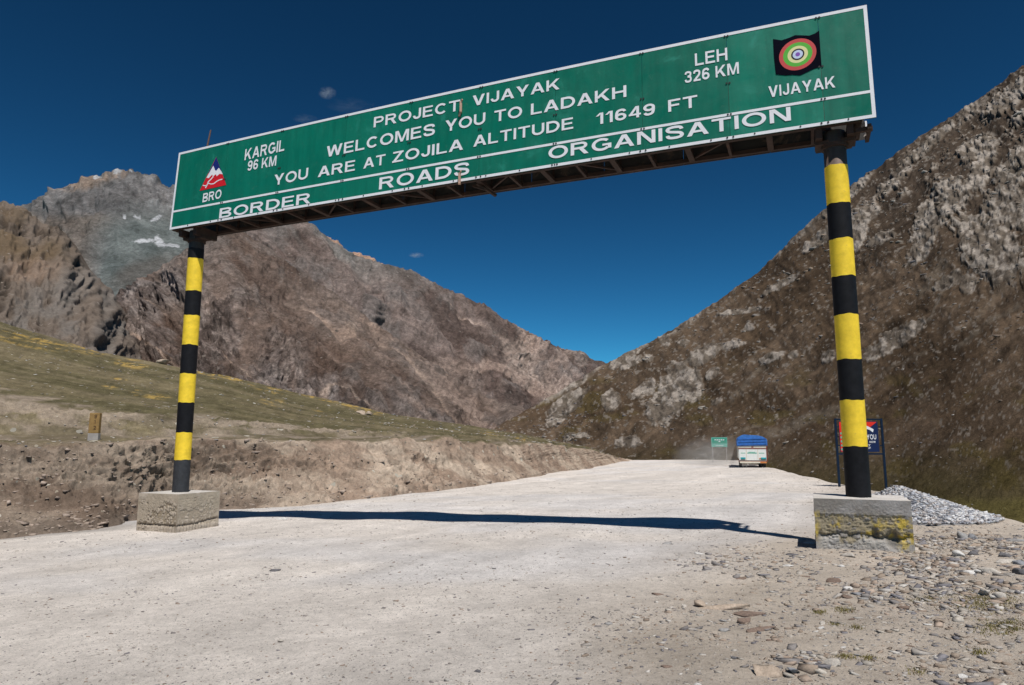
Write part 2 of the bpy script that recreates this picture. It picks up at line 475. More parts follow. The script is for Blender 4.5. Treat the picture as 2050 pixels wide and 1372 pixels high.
# ---- generic mountain builder
def mountain(name, label, cols, ridge, base, nu, nv, amp, color_fn, mat, seed, us=None, concave=1.15, jag=.004, back=.35, sm=3, midrow=None, ext=None):
    """ridge, base: per column (py, y)"""
    rows = []
    for i, c in enumerate(cols):
        R = np.array(W(c, *ridge[i])); B = np.array(W(c, *base[i]))
        U = B+np.array([0, -20-.02*B[1], -14-.02*B[1]])
        K1 = R+np.array([0, back*.3*R[1], -.05*R[1]]); K2 = R+np.array([0, back*R[1], -.25*R[1]])
        rows.append([U, B, R, K1, K2])
    us_ = np.linspace(cols[0], cols[-1], nu) if us is None else us
    if ext:
        rows = [[q+np.array([ext[0], ext[1], 0.]) for q in rows[0]]]+rows
        us_ = np.concatenate([np.linspace(cols[0]-700, cols[0], 60, endpoint=False), us_]); cols = [cols[0]-700]+list(cols)
    R = smooth_u(resample(cols, rows, us_), sm)
    L = []; V = []
    L.append(R[:, 0]); V.append(-.1)
    yb, yr = R[:, 1, 1], R[:, 2, 1]
    for q in np.linspace(0, 1, nv):
        qq = (yb*(yr/yb)**q-yb)/(yr-yb)
        p = R[:, 1]*(1-qq[:, None])+R[:, 2]*qq[:, None]
        zq = qq**concave
        p[:, 2] = R[:, 1, 2]*(1-zq)+R[:, 2, 2]*zq
        L.append(p); V.append(q)
    for q in (.25, .6, 1): L.append(R[:, 2]*(1-q)+R[:, 3]*q); V.append(1+q)
    for q in (.3, 1): L.append(R[:, 3]*(1-q)+R[:, 4]*q); V.append(2+q)
    G = np.stack(L, 0); V = np.array(V)[:, None]+0*G[..., 0]
    px, py = pix(G); n = normals(G)
    d, Cc = amp(G, px, py, V)
    G = G+n*d[..., None]
    rid = sstep(.86, 1.0, V)
    G[..., 2] += rid*jag*G[..., 1]*ridged(G[..., 0]/G[..., 1]*60, V*0, seed, 4)
    F = gridfaces(*V.shape)
    me = mesh_np(name, G, F, mat, Cc, smooth=True)
    link(name, me, kind='structure', label=label)
    return G, V, px, py

# ---- right mountain
rc = [940, 985, 1040, 1110, 1200, 1300, 1400, 1520, 1620, 1700, 1800, 1900, 1980, 2050, 2200, 2500, 2900]
rr = [(884, 560), (861, 600), (830, 650), (792, 700), (735, 740), (686, 760), (628, 750), (543, 700), (447, 660), (378, 640), (303, 610), (238, 590), (186, 580), (130, 570), (30, 560), (-150, 540), (-350, 500)]
rb = [(892, 470), (890, 470), (905, 430), (925, 350), (940, 250), (950, 180), (960, 140), (975, 110), (990, 90), (1005, 75), (1030, 62), (1050, 50), (1065, 44), (1080, 40), (1110, 33), (1190, 26), (1400, 18)]
OUT = [(1880, 420, 60, 24, -50), (1925, 395, 35, 14, -50), (1845, 500, 38, 12, -50), (1985, 500, 45, 60, -40), (2030, 420, 30, 50, -60), (1900, 560, 26, 10, -30), (1940, 570, 14, 18, 0), (1800, 675, 50, 15, -30), (1765, 700, 34, 12, -28),
       (1660, 715, 16, 10, -20), (1970, 345, 18, 40, 20), (1955, 300, 22, 30, 60), (2020, 200, 40, 18, -45), (2035, 330, 22, 50, 30), (1740, 430, 20, 10, -45), (1760, 480, 26, 9, -20), (1790, 360, 40, 9, -40), (1830, 265, 30, 8, -40), (1860, 290, 60, 8, -40),
       (1720, 460, 14, 30, 10), (1640, 480, 40, 8, -35), (1700, 390, 50, 9, -42), (1560, 570, 34, 6, -30), (1575, 560, 20, 5, -20), (1410, 715, 30, 14, -30), (1425, 700, 14, 8, -20), (1345, 790, 55, 26, -60), (1390, 775, 14, 24, 10), (1290, 780, 26, 10, -30), (1320, 805, 20, 14, -20),
       (1135, 805, 40, 9, -32), (1125, 830, 34, 7, -35), (1225, 805, 14, 16, 20), (1250, 720, 28, 8, -30), (1265, 730, 22, 7, -30), (1150, 770, 26, 5, -30), (1260, 885, 26, 9, 0), (1140, 873, 14, 6, -10), (1165, 872, 12, 5, -10), (1430, 750, 14, 8, -40), (1465, 695, 24, 6, -10), (1550, 720, 22, 7, -20), (1590, 712, 10, 5, -20),
       (1435, 805, 10, 5, -20), (1110, 835, 16, 12, -30), (1370, 690, 10, 6, 0), (1500, 655, 8, 5, 0), (1480, 625, 34, 5, -8), (1330, 680, 14, 8, 60), (1300, 720, 10, 6, 0)]
def amp_right(G, px, py, V):
    X, Y, Z = G[..., 0], G[..., 1], G[..., 2]
    sc = np.sqrt(X*X+Y*Y)
    # streaks run down the slope to the left in the picture: along the loft's v direction, skewed
    q1 = (px*.62+py*.78); q2 = (-px*.78+py*.62)
    wob = fbm(px*.01, py*.01, 40, 4)*60
    ang = ridged((q1+wob)*.020, q2*.006, 41, 5)
    blocky = ridged(q1*.055, q2*.032, 43, 5); fine = fbm(px*.12, py*.12, 44, 4)
    mid = fbm(px*.018, py*.018, 45, 5)
    om = np.zeros_like(X)
    for (cx, cy, rx, ry, a) in OUT: om = np.maximum(om, blob(px, py, cx, cy, rx*1.25, ry*1.35, a, .55))
    rockzone = sstep(640, 330, py)*sstep(1560, 1800, px)
    rn = fbm(q1*.045, q2*.013, 46, 5)+.55*blocky*0.6
    vf = fbm(px*.26, py*.26, 61, 3)
    om = sstep(.50, .64, om*.95+.36*(rn+.15)+.28*fine+.20*vf)*(om > .02)
    zs_ = ridged(q1*.030, q2*.010, 62, 4)
    rk = sstep(.50, .62, .55*rn+.35*zs_+.22*fine+.16*vf+.21*rockzone-.08)*(.08+.80*rockzone)
    rk = np.maximum(rk, .9*sstep(.44, .52, .12*vf+ fbm(px*.06, py*.08, 49, 4)+.1*mid)*(.10+.40*rockzone))
    edge = .8*sstep(.88, .97, V)*sstep(.1, .4, rn+.1)
    rock = np.clip(np.maximum.reduce([om, rk, .8*edge]), 0, 1)*sstep(.05, .18, V)
    d = sc*(.0055*mid*sstep(.05, .3, V)+.0025*ang*sstep(.1, .3, V))*sstep(1.0, .8, V)
    d = d+sc*rock*(.0016+.0026*blocky+.0016*fine+.0016*fbm(px*.3, py*.3, 58, 3))*(.35+.65*rockzone)
    d = d+sc*.0006*fine
    streak = fbm(q1*.05, q2*.009, 56, 5); streak2 = fbm(q1*.16, q2*.03, 57, 4)
    soil = lerp(A3(.088, .060, .038), A3(.126, .089, .060), sstep(-.35, .35, fbm(px*.012, py*.016, 47, 5)))
    soil = lerp(soil, A3(.066, .050, .038), .8*rockzone)
    soil = soil*(1+.50*streak+.26*streak2+.16*fbm(px*.2, py*.2, 59, 3))[..., None]
    low = sstep(870, 980, py+18*mid)
    soil = lerp(soil, A3(.085, .072, .030), .7*low)
    soil = lerp(soil, A3(.145, .122, .044), .85*sstep(985, 1012, py+8*mid)*sstep(1690, 1880, px))
    # old tracks and pale scree lines
    def line(x0, y0, x1, y1, w):
        L = math.hypot(x1-x0, y1-y0); tt = ((px-x0)*(x1-x0)+(py-y0)*(y1-y0))/L
        dd = np.abs(((px-x0)*(y1-y0)-(py-y0)*(x1-x0))/L+6*fbm(tt*.03, tt*0, 48, 3))
        return sstep(w, w*.3, dd)*sstep(-8, 12, tt)*sstep(L+8, L-12, tt)
    tr = np.maximum.reduce([line(1400, 900, 1690, 772, 5)*.5, line(1530, 870, 1690, 815, 16)*.55, line(1460, 805, 1540, 730, 8)*.5, line(1830, 590, 1900, 520, 14)*.4, line(1850, 660, 1900, 560, 5)*.6,
                            line(1910, 700, 2050, 600, 8)*.5, line(1700, 790, 1860, 700, 5)*.35, line(1485, 740, 1520, 700, 3)*.5, line(1930, 660, 2050, 540, 12)*.25])
    tr = tr*sstep(-.5, .3, fine+.2)
    soil = lerp(soil, A3(.21, .175, .135), tr)
    ochre = sstep(.2, .5, fbm(px*.015, py*.03, 50, 4))*sstep(700, 800, py)*.5
    soil = lerp(soil, A3(.115, .088, .030), ochre)
    rc_ = lerp(A3(.15, .125, .10), A3(.37, .325, .28), sstep(-.15, .25, fbm(px*.10, py*.10, 52, 4)))
    rc_ = lerp(rc_, A3(.075, .060, .048), .85*sstep(.12, -.35, blocky+.5*fine))
    dots = sstep(.45, .51, fbm(px*.17+py*.06, py*.22, 63, 2)+.18*mid+.10*rockzone)*sstep(.03, .1, V)
    soil = lerp(soil, A3(.25, .215, .18), .75*dots)
    return d, lerp(soil*.86, rc_*(1+.25*fbm(px*.22, py*.22, 60, 3))[..., None], rock*.82)
M_rm = terrain_mat('right slope rock and turf', [.05, .35, 1.8], .6, .85, speck=[(.45, .04, (.24, .21, .18)), (1.1, .06, (.22, .19, .16)), (2.6, .10, (.19, .165, .135))], contrast=.18, lo=.36)
us = np.concatenate([np.linspace(940, 2110, 720), np.linspace(2114, 2900, 50)])
RG, RV, rpx, rpy = mountain('mountain', 'dark brown rocky mountainside rising at the right behind the road', rc, rr, rb, None, 410, amp_right, None, M_rm, 5, us=us, jag=.0025, concave=1.08)

# ---- front brown spur, left of centre
sc_ = [170, 200, 230, 270, 300, 340, 370, 430, 480, 520, 587, 640, 700, 760, 830, 900, 960, 1022, 1080, 1140]
sr = [(690, 1150), (640, 1150), (602, 1150), (572, 1150), (553, 1150), (525, 1150), (503, 1150), (474, 1150), (464, 1150), (486, 1130), (536, 1100), (572, 1080), (612, 1050), (656, 1020), (706, 980), (757, 940), (794, 900), (832, 860), (868, 830), (905, 800)]
sb = [(830, 420)]*4+[(850, 420)]*6+[(880, 440)]*6+[(900, 520)]*4
def ribs(px, py, k0, k1, seed):
    q1 = (px*.645-py*.764); q2 = (px*.764+py*.645)
    wob = fbm(px*.006, py*.006, seed, 4)*70
    return ridged((q1+wob)*k0, q2*k1, seed+1, 4), q1, q2
def gully(q1, q2, k0, k1, seed):
    w = vnoise(q1*k0+.7*fbm(q2*.006, q1*.004, seed, 3), q2*k1, seed+1)
    br = sstep(-.5, .0, fbm(q2*.02, q1*.03, seed+2, 3))
    return sstep(.11, .02, np.abs(w))*br
def amp_spur(G, px, py, V):
    Y = G[..., 1]
    r1, q1, q2 = ribs(px, py, .0085, .0012, 90)
    r2, _, _ = ribs(px, py, .03, .004, 94)
    f = ridged(px*.05, py*.05, 96, 5); g = fbm(px*.02, py*.02, 97, 5)
    mot = fbm(px*.16, py*.16, 95, 3); spk = ridged(q1*.10, q2*.045, 93, 3)
    chute = gully(q1, q2, .016, .0025, 88)*sstep(560, 640, py+.2*(900-px)*0)
    cliff = np.clip(blob(px, py, 420, 690, 190, 110, 20, .5)+blob(px, py, 640, 810, 150, 50, 25, .5)+.6*blob(px, py, 900, 850, 140, 40, 25, .5)+blob(px, py, 290, 640, 80, 80, 0, .5), 0, 1)
    cliff = cliff*sstep(-.5, .2, g+.2*f)
    fade = sstep(1.0, .85, V)
    d = Y*(.023*r1*fade+.0055*r2+.006*g*fade+.0022*f+.0011*fbm(px*.2, py*.2, 98, 3))+Y*cliff*(.006*f+.003*fbm(px*.12, py*.12, 98, 3))
    soil = lerp(A3(.120, .086, .070), A3(.215, .168, .142), sstep(-.25, .25, fbm(q1*.017, q2*.0028, 99, 5)))  # diagonal stripes in the soil colour stand in for light and shade on ribs
    soil = lerp(soil, A3(.20, .168, .150), .7*sstep(.1, .5, r2*.5+g))
    grey = lerp(A3(.115, .095, .088), A3(.25, .218, .203), sstep(-.25, .4, fbm(px*.06, py*.04, 101, 5)))
    c = lerp(soil, grey, cliff*.85)
    pale = sstep(.25, .55, fbm(q1*.035, q2*.008, 102, 5))*sstep(640, 760, py+.15*(px-600)*0)*sstep(520, 700, px)
    c = lerp(c, A3(.33, .255, .215), .75*pale)
    c = lerp(c, A3(.36, .28, .23), .85*chute)
    c = c*(1+.30*mot+.22*spk*(.4+.6*cliff))[..., None]
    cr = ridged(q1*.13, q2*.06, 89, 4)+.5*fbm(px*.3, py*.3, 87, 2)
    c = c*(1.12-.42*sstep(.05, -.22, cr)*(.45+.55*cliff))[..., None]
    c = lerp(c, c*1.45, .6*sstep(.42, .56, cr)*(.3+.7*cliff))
    c = lerp(c, c*.45, .8*sstep(.18, .5, -spk)*(.35+.65*cliff))  # mottle and dark crevice specks put relief shading into the colour
    return d-Y*.002*chute, c
M_sp = terrain_mat('brown mountain scree', [.03, .15, .6], 7, 1.0, speck=[(.12, .32, (.27, .225, .195)), (.35, .35, (.24, .2, .17))], contrast=.30, lo=.36, hue=(.004, (1.0, .93, .88)))
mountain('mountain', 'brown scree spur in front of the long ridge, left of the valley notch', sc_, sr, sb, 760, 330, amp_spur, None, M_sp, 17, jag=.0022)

# ---- long ridge behind, running down to the notch
lc = [420, 480, 540, 600, 625, 640, 680, 740, 760, 800, 820, 860, 900, 950, 980, 1005, 1060, 1100, 1140, 1205, 1280, 1360]
lr = [(480, 2000), (466, 2000), (452, 2000), (446, 2000), (452, 2000), (468, 2000), (495, 2000), (524, 2000), (532, 2000), (538, 2050), (543, 2050), (565, 2080), (583, 2100), (607, 2150), (616, 2200), (637, 2200), (667, 2300), (686, 2350), (702, 2400), (730, 2500), (765, 2600), (810, 2700)]
lb = [(800, 1150)]*8+[(860, 1200)]*8+[(880, 1300)]*6
def amp_long(G, px, py, V):
    Y = G[..., 1]
    r1, q1, q2 = ribs(px, py, .010, .0012, 190)
    r2, _, _ = ribs(px, py, .04, .006, 194)
    f = ridged(px*.06, py*.05, 196, 5); g = fbm(px*.02, py*.02, 197, 5)
    fade = sstep(1.0, .88, V)
    mot = fbm(px*.18, py*.18, 195, 3); spk = ridged(q1*.11, q2*.05, 193, 3)
    chute = gully(q1, q2, .020, .003, 188)
    cl = np.clip(blob(px, py, 1080, 720, 110, 60, 35, .6)+blob(px, py, 960, 800, 90, 50, 35, .6)+.8*blob(px, py, 870, 690, 90, 25, 40, .6), 0, 1)*sstep(-.4, .3, g+.3*f)
    d = Y*(.019*r1*fade+.005*r2+.006*g*fade+.0018*f+.0009*fbm(px*.2, py*.2, 198, 3))+Y*cl*.004*f
    soil = lerp(A3(.115, .086, .075), A3(.21, .168, .150), sstep(-.25, .25, fbm(q1*.020, q2*.0032, 199, 5)))  # striped soil tone: rib shading of the ridge put into the colour
    c = lerp(soil, A3(.20, .175, .162), .7*sstep(.05, .5, r2*.4+g))
    c = lerp(c, A3(.30, .235, .20), .8*cl*sstep(-.3, .4, fbm(px*.05, py*.05, 200, 4)))
    c = lerp(c, A3(.17, .175, .165), .5*sstep(600, 500, py+20*g)*sstep(.2, -.3, r1))
    c = lerp(c, A3(.36, .28, .235), .8*chute*sstep(560, 620, py))
    c = c*(1+.28*mot+.2*spk*(.4+.6*cl))[..., None]
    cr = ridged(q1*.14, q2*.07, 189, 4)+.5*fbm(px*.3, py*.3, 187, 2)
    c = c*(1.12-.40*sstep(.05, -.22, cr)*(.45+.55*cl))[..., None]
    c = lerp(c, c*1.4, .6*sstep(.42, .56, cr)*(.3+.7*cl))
    c = lerp(c, c*.5, .7*sstep(.18, .5, -spk)*(.35+.65*cl))  # colour mottle and painted dark crevices replace weak shading of the relief
    return d-Y*.002*chute, c
M_lr = terrain_mat('long ridge scree', [.015, .08, .32], 12, 1.0, speck=[(.06, .32, (.26, .22, .195))], contrast=.28, lo=.36, hue=(.003, (1.0, .95, .93)))
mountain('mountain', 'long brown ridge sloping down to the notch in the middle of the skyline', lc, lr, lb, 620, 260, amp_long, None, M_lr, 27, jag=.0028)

# ---- far grey peak with snow
pc = [-260, -100, 0, 40, 60, 110, 160, 205, 235, 260, 300, 325, 350, 420, 500, 560, 600, 640, 665, 700, 740, 775, 830, 900]
pr = [(500, 3900), (470, 3900), (452, 3900), (424, 3900), (412, 3900), (384, 3900), (357, 3900), (349, 3900), (342, 3900), (349, 3900), (356, 3900), (372, 3900), (376, 3900), (388, 3900), (406, 3900), (424, 3900), (438, 3900), (472, 3900), (484, 3900), (503, 3900), (520, 3900), (535, 3900), (570, 3900), (620, 3900)]
pb = [(760, 1900)]*24
def amp_peak(G, px, py, V):
    Y = G[..., 1]
    st = ridged(px*.012+py*.008, py*.05, 301, 4)
    f = ridged(px*.05, py*.04, 302, 5); g = fbm(px*.02, py*.02, 303, 5)
    gl = ridged((px+.35*py)*.03+g*.8, py*.006, 304, 4)
    upper = sstep(445, 425, py+10*g)
    scree = np.clip(blob(px, py, 295, 510, 105, 85, 0, .35)+blob(px, py, 250, 575, 50, 60, 30, .4), 0, 1)
    d = Y*(.004*st*upper+.008*gl*(1-scree)+.004*f*(1-.8*scree)+.006*g+.0008*fbm(px*.2, py*.2, 398, 3))
    c = lerp(A3(.135, .128, .126), A3(.225, .213, .21), sstep(-.3, .35, fbm(px*.04, py*.06, 305, 5)))
    c = lerp(c, A3(.12, .117, .12), .6*sstep(.2, -.5, st)*upper)
    brown = lerp(A3(.13, .105, .088), A3(.18, .152, .13), sstep(-.3, .3, g))
    c = lerp(c, brown, (1-upper)*(1-scree)*.85)
    c = lerp(c, lerp(A3(.105, .122, .118), A3(.145, .162, .156), sstep(-.3, .3, fbm((px-py)*.02, (px+py)*.005, 306, 4))), scree*.92)
    c = lerp(c, A3(.11, .09, .078), .6*scree*blob(px, py, 285, 545, 70, 22, -25, .5))
    c = lerp(c, A3(.30, .215, .16), .7*blob(px, py, 185, 362, 70, 14, -12, .5)*sstep(-.3, .2, f))
    c = lerp(c, A3(.46, .29, .21), .9*sstep(.90, .965, V)*sstep(625, 650, px)*sstep(-.6, -.1, f))
    sn = np.zeros_like(px)
    for (cx, cy, rx, ry, a) in [(286, 481, 21, 3.5, -8), (322, 486, 14, 5, 35), (343, 491, 16, 3.5, 5), (235, 346, 9, 4, -20), (262, 352, 3, 2, 0), (249, 436, 3, 4, 0), (275, 435, 5, 3, 20), (310, 440, 11, 2.5, -20), (196, 354, 8, 3, -20), (315, 476, 6, 4, -40)]:
        sn = np.maximum(sn, sstep(.42, .62, blob(px, py, cx, cy, rx*1.0, ry*1.2, a, .9)+.55*fbm(px*.16, py*.22, 307, 3)))
    cr = ridged(px*.12, py*.08, 309, 4)+.5*fbm(px*.3, py*.3, 310, 2)
    c = c*(1.1+.22*fbm(px*.16, py*.16, 308, 3)-.34*sstep(.05, -.22, cr)*(1-.85*scree))[..., None]
    c = lerp(c, A3(.54, .54, .56), sn*(.75+.25*f))
    return d, c
M_pk = terrain_mat('far grey rock', [.008, .045, .18], 18, 1.0, contrast=.26, lo=.36)
mountain('mountain', 'far grey peak with snow patches and a green grey scree bowl', pc, pr, pb, 400, 240, amp_peak, None, M_pk, 37, jag=.0018, concave=1.1, ext=(-4500, -1500))

# ---- dark crag at the left edge
cc = [-420, -200, -80, 0, 38, 58, 97, 126, 150, 185, 212, 228, 250, 290, 340, 400]
cr = [(360, 760), (378, 760), (392, 760), (402, 760), (409, 760), (425, 760), (444, 760), (467, 760), (505, 760), (548, 750), (590, 740), (625, 730), (670, 700), (735, 660), (800, 600), (870, 560)]
cb = [(730, 240)]*4+[(760, 240)]*6+[(800, 260)]*6
def amp_crag(G, px, py, V):
    Y = G[..., 1]
    b = ridged(px*.03+py*.01, py*.03, 401, 5); f = ridged(px*.09, py*.08, 402, 4); g = fbm(px*.015, py*.015, 403, 5)
    gl = ridged((px-.5*py)*.02+g, py*.005, 404, 4)
    d = Y*(.010*g+.010*gl*sstep(1.0, .9, V)+.010*b*sstep(1.0, .92, V)+.004*f)
    turf = np.clip(blob(px, py, 40, 505, 90, 30, 5, .5)+.7*blob(px, py, 30, 430, 60, 24, 20, .5), 0, 1)*sstep(-.3, .3, g+.2)
    c = lerp(A3(.066, .051, .040), A3(.165, .132, .107), sstep(-.35, .45, b+.4*f))
    c = lerp(c, A3(.14, .10, .062), turf*.85)
    c = lerp(c, A3(.19, .175, .16), .6*sstep(560, 640, py+.35*px)*sstep(-.4, .3, fbm(px*.03, py*.03, 405, 4)))
    c = lerp(c, A3(.24, .17, .125), .6*blob(px, py, 60, 545, 50, 20, 0, .5))
    c = lerp(c, A3(.045, .04, .033), .8*sstep(-.1, -.55, b+.2*f))
    return d, c
M_cr = terrain_mat('dark crag rock', [.03, .18, .8], 1.6, .9, speck=[(.2, .35, (.24, .2, .17))], contrast=.22)
mountain('mountain', 'dark craggy shoulder at the left edge below the grey peak', cc, cr, cb, 320, 220, amp_crag, None, M_cr, 47, jag=.003, ext=(-900, -330))

# ------------------------------------------------------------------ stones
def ico(sub=1):
    import bmesh
    bm = bmesh.new(); bmesh.ops.create_icosphere(bm, subdivisions=sub, radius=1.0)
    v = np.array([x.co[:] for x in bm.verts]); f = np.array([[q.index for q in p.verts] for p in bm.faces]); bm.free()
    return v, f
IV1, IF1 = ico(1); IV2, IF2 = ico(3); IV3, IF3 = ico(2)
IV0 = np.array([(x, y, z) for z in (-1, 1) for y in (-1, 1) for x in (-1, 1)], float)*.72
IF0 = np.array([(0, 2, 3), (0, 3, 1), (4, 5, 7), (4, 7, 6), (0, 1, 5), (0, 5, 4), (1, 3, 7), (1, 7, 5), (3, 2, 6), (3, 6, 7), (2, 0, 4), (2, 4, 6)])
def boxy(v): return v/np.abs(v).max(1, keepdims=True)**.65
IV2, IV3 = boxy(IV2), boxy(IV3)

def rockverts(V, seed, flat=.55, long=1.3, ang=.28):
    r = np.random.RandomState(seed); v = V.copy()
    for k in range(7):                                   # chop with random planes: angular facets
        nrm = r.normal(size=3); nrm /= np.linalg.norm(nrm); h = r.uniform(.25, .6)
        dd = v@nrm-h; v = v-np.where(dd > 0, dd, 0)[:, None]*nrm*(1-.15*ang)
    v = v*(1+(.12 if len(V) < 50 else .04)*r.uniform(-1, 1, (len(V), 1)))
    v = v*(1+.10*fbm(v[:, 0]*2+seed, v[:, 1]*2+v[:, 2]*2, seed, 3))[:, None]
    v = v*np.array([long, 1, flat]); return v

def stone_field(name, pts, sizes, mat, colrs, label=None, flat=(.2, .6), parent=None, sink=.3, **props):
    n = len(pts); V0 = [IV0*(1+.45*np.random.RandomState(100+k).uniform(-1, .6, (8, 3))) for k in range(16)]
    Vs = np.zeros((n, 8, 3), np.float32); Cs = np.zeros((n, 8, 3), np.float32)
    for i in range(n):
        v = V0[i % 16]*np.array([RNG.uniform(.9, 1.9), RNG.uniform(.5, 1.0), RNG.uniform(*flat)])
        a = RNG.uniform(0, 6.28); ca, sa = math.cos(a), math.sin(a); tl = RNG.uniform(-.35, .35)
        v = v@np.array([[ca, sa, 0], [-sa, ca, 0], [0, 0, 1]])
        v = v@np.array([[math.cos(tl), 0, math.sin(tl)], [0, 1, 0], [-math.sin(tl), 0, math.cos(tl)]])
        Vs[i] = v*sizes[i]+pts[i]+np.array([0, 0, sizes[i]*(.4-sink)]); Cs[i] = colrs[i]
    Fs = (IF0[None]+(np.arange(n)*8)[:, None, None]).reshape(-1, 3)
    me = mesh_np(name, Vs, Fs, mat, Cs)
    o = link(name, me, parent, kind='stuff', **props)
    if label: o['label'] = label
    return o

M_stone = attr_mat('loose stone', scale=14, con=.22, bump=.5, dist=.01)
PAL = np.array([[.34, .31, .28], [.42, .38, .33], [.24, .22, .21], [.48, .45, .41], [.30, .24, .19], [.20, .19, .20], [.38, .30, .24]])
def pal(n, w=None): return PAL[RNG.choice(len(PAL), n, p=w)]*RNG.uniform(.8, 1.15, (n, 1))

# pebbles all over the road and verge
def scatter_ground(n, f, pmin=4.6, pmax=60):
    out = []
    while len(out) < n:
        y = pmin*(pmax/pmin)**RNG.uniform(0, 1, 4000); x = RNG.uniform(-.8, .85, 4000)*y
        ok = (x > np.interp(y, _fx_y, _fx_x)+.1) & (x < np.interp(y, _ex_y, _ex_x)-.05)
        w = f(x, y); ok &= RNG.uniform(0, 1, 4000) < w
        out += list(zip(x[ok], y[ok]))
    return np.array(out[:n])
def dens(x, y):
    v = verge(x, y)
    cl = sstep(-.15, .45, fbm(x*.6, y*.6, 111, 4))
    return np.clip(.14+.34*cl+.7*v*cl+.2*v, 0, 1)
p = scatter_ground(16000, dens); n = len(p)
vgp = verge(p[:, 0], p[:, 1])
sz = (.0060+.0068*RNG.exponential(1, n)*(.6+.6*vgp))*np.clip((p[:, 1]/9.0)**.5, .7, 2.0); sz = np.clip(sz, .004, .032)
col = pal(n)*.95
roadish = (vgp < .3); col[roadish] = col[roadish]*.85+np.array([.36, .33, .31])*.1
stone_field('pebbles', np.c_[p, gz(p[:, 0], p[:, 1])], sz, M_stone, col, 'pale pebbles strewn over the road and verge', sink=.35)

# rubble zone right of the right footing
def dens2(x, y):
    px_, py_ = pix(np.stack([x, y, gz0(x, y)], -1))
    a = 1.3*blob(px_, py_, 1950, 1125, 170, 55, 8, .5)+.6*blob(px_, py_, 1850, 1190, 160, 40, 5, .6)+.35*blob(px_, py_, 1500, 1140, 120, 26, 0, .5)+.12*blob(px_, py_, 1950, 1320, 150, 60, 0, .5)+.3*blob(px_, py_, 1620, 1345, 90, 28, 0, .5)
    return np.clip(a*sstep(-.5, .3, fbm(x*1.1, y*1.1, 121, 4)), 0, 1)
p = scatter_ground(2400, dens2, 4.6, 16); n = len(p)
sz = np.clip(.009+.017*RNG.exponential(1, n), .009, .06)
stone_field('rubble', np.c_[p, gz(p[:, 0], p[:, 1])], sz, M_stone, pal(n), 'broken stones strewn right of the near footing', sink=.3)

# individually built stones
def ground_at(px, py):
    px = np.asarray(px, float); py = np.asarray(py, float)
    a = (px-1025.0)/FPX; b = (686.0-py)/FPX; dy = CP-b*SP; dz = np.minimum(SP+b*CP, -.005)
    y = np.zeros_like(a)+10.0
    for k in range(14): y = np.clip(((gz0 if k < 8 else gz)(a/dy*y, y)-EYE)/(dz/dy), 3, 90)
    x = a/dy*y; z = gz(x, y)
    return (float(x), float(y), float(z)) if px.ndim == 0 else np.stack([x, y, z], -1)
rock_mats = {}
def rmat(key, col):
    if key not in rock_mats:
        rock_mats[key] = simple_mat('stone '+key, col, .9, var=.3, vscale=3, bump=.6, bscale=9, spec=.2, stain=tuple(c*.6 for c in col), stain_at=.56)
    return rock_mats[key]
RC = {'grey': (.30, .29, .28), 'pale': (.46, .42, .37), 'brown': (.20, .145, .115), 'dark': (.13, .125, .13), 'tan': (.40, .32, .25), 'blue': (.24, .245, .26), 'white': (.58, .56, .53)}
rock_mesh = {}
def rock(px, py, wpx, key, flat, long, label, group=None, seed=None, rz=None, name='stone'):
    x, y, z = ground_at(px, py)
    r = wpx*y/FPX/2/max(1, long)*1.35
    sd = seed if seed is not None else random.randrange(14)
    k = (sd, round(flat, 1), round(long, 1), key)
    if k not in rock_mesh:
        rock_mesh[k] = mesh_np('stone', rockverts(IV2 if wpx > 24 else IV3, sd+200, flat, long), IF2 if wpx > 24 else IF3, rmat(key, RC[key]), smooth=False)
    o = link(name, rock_mesh[k]); o.location = (x, y, z+r*flat*.22); o.scale = (r, r, r)
    o.rotation_euler = (random.uniform(-.15, .15), random.uniform(-.15, .15), rz if rz is not None else random.uniform(-.5, .5))
    o['label'] = label; o['category'] = 'stone'
    if group: o['group'] = group
    return o
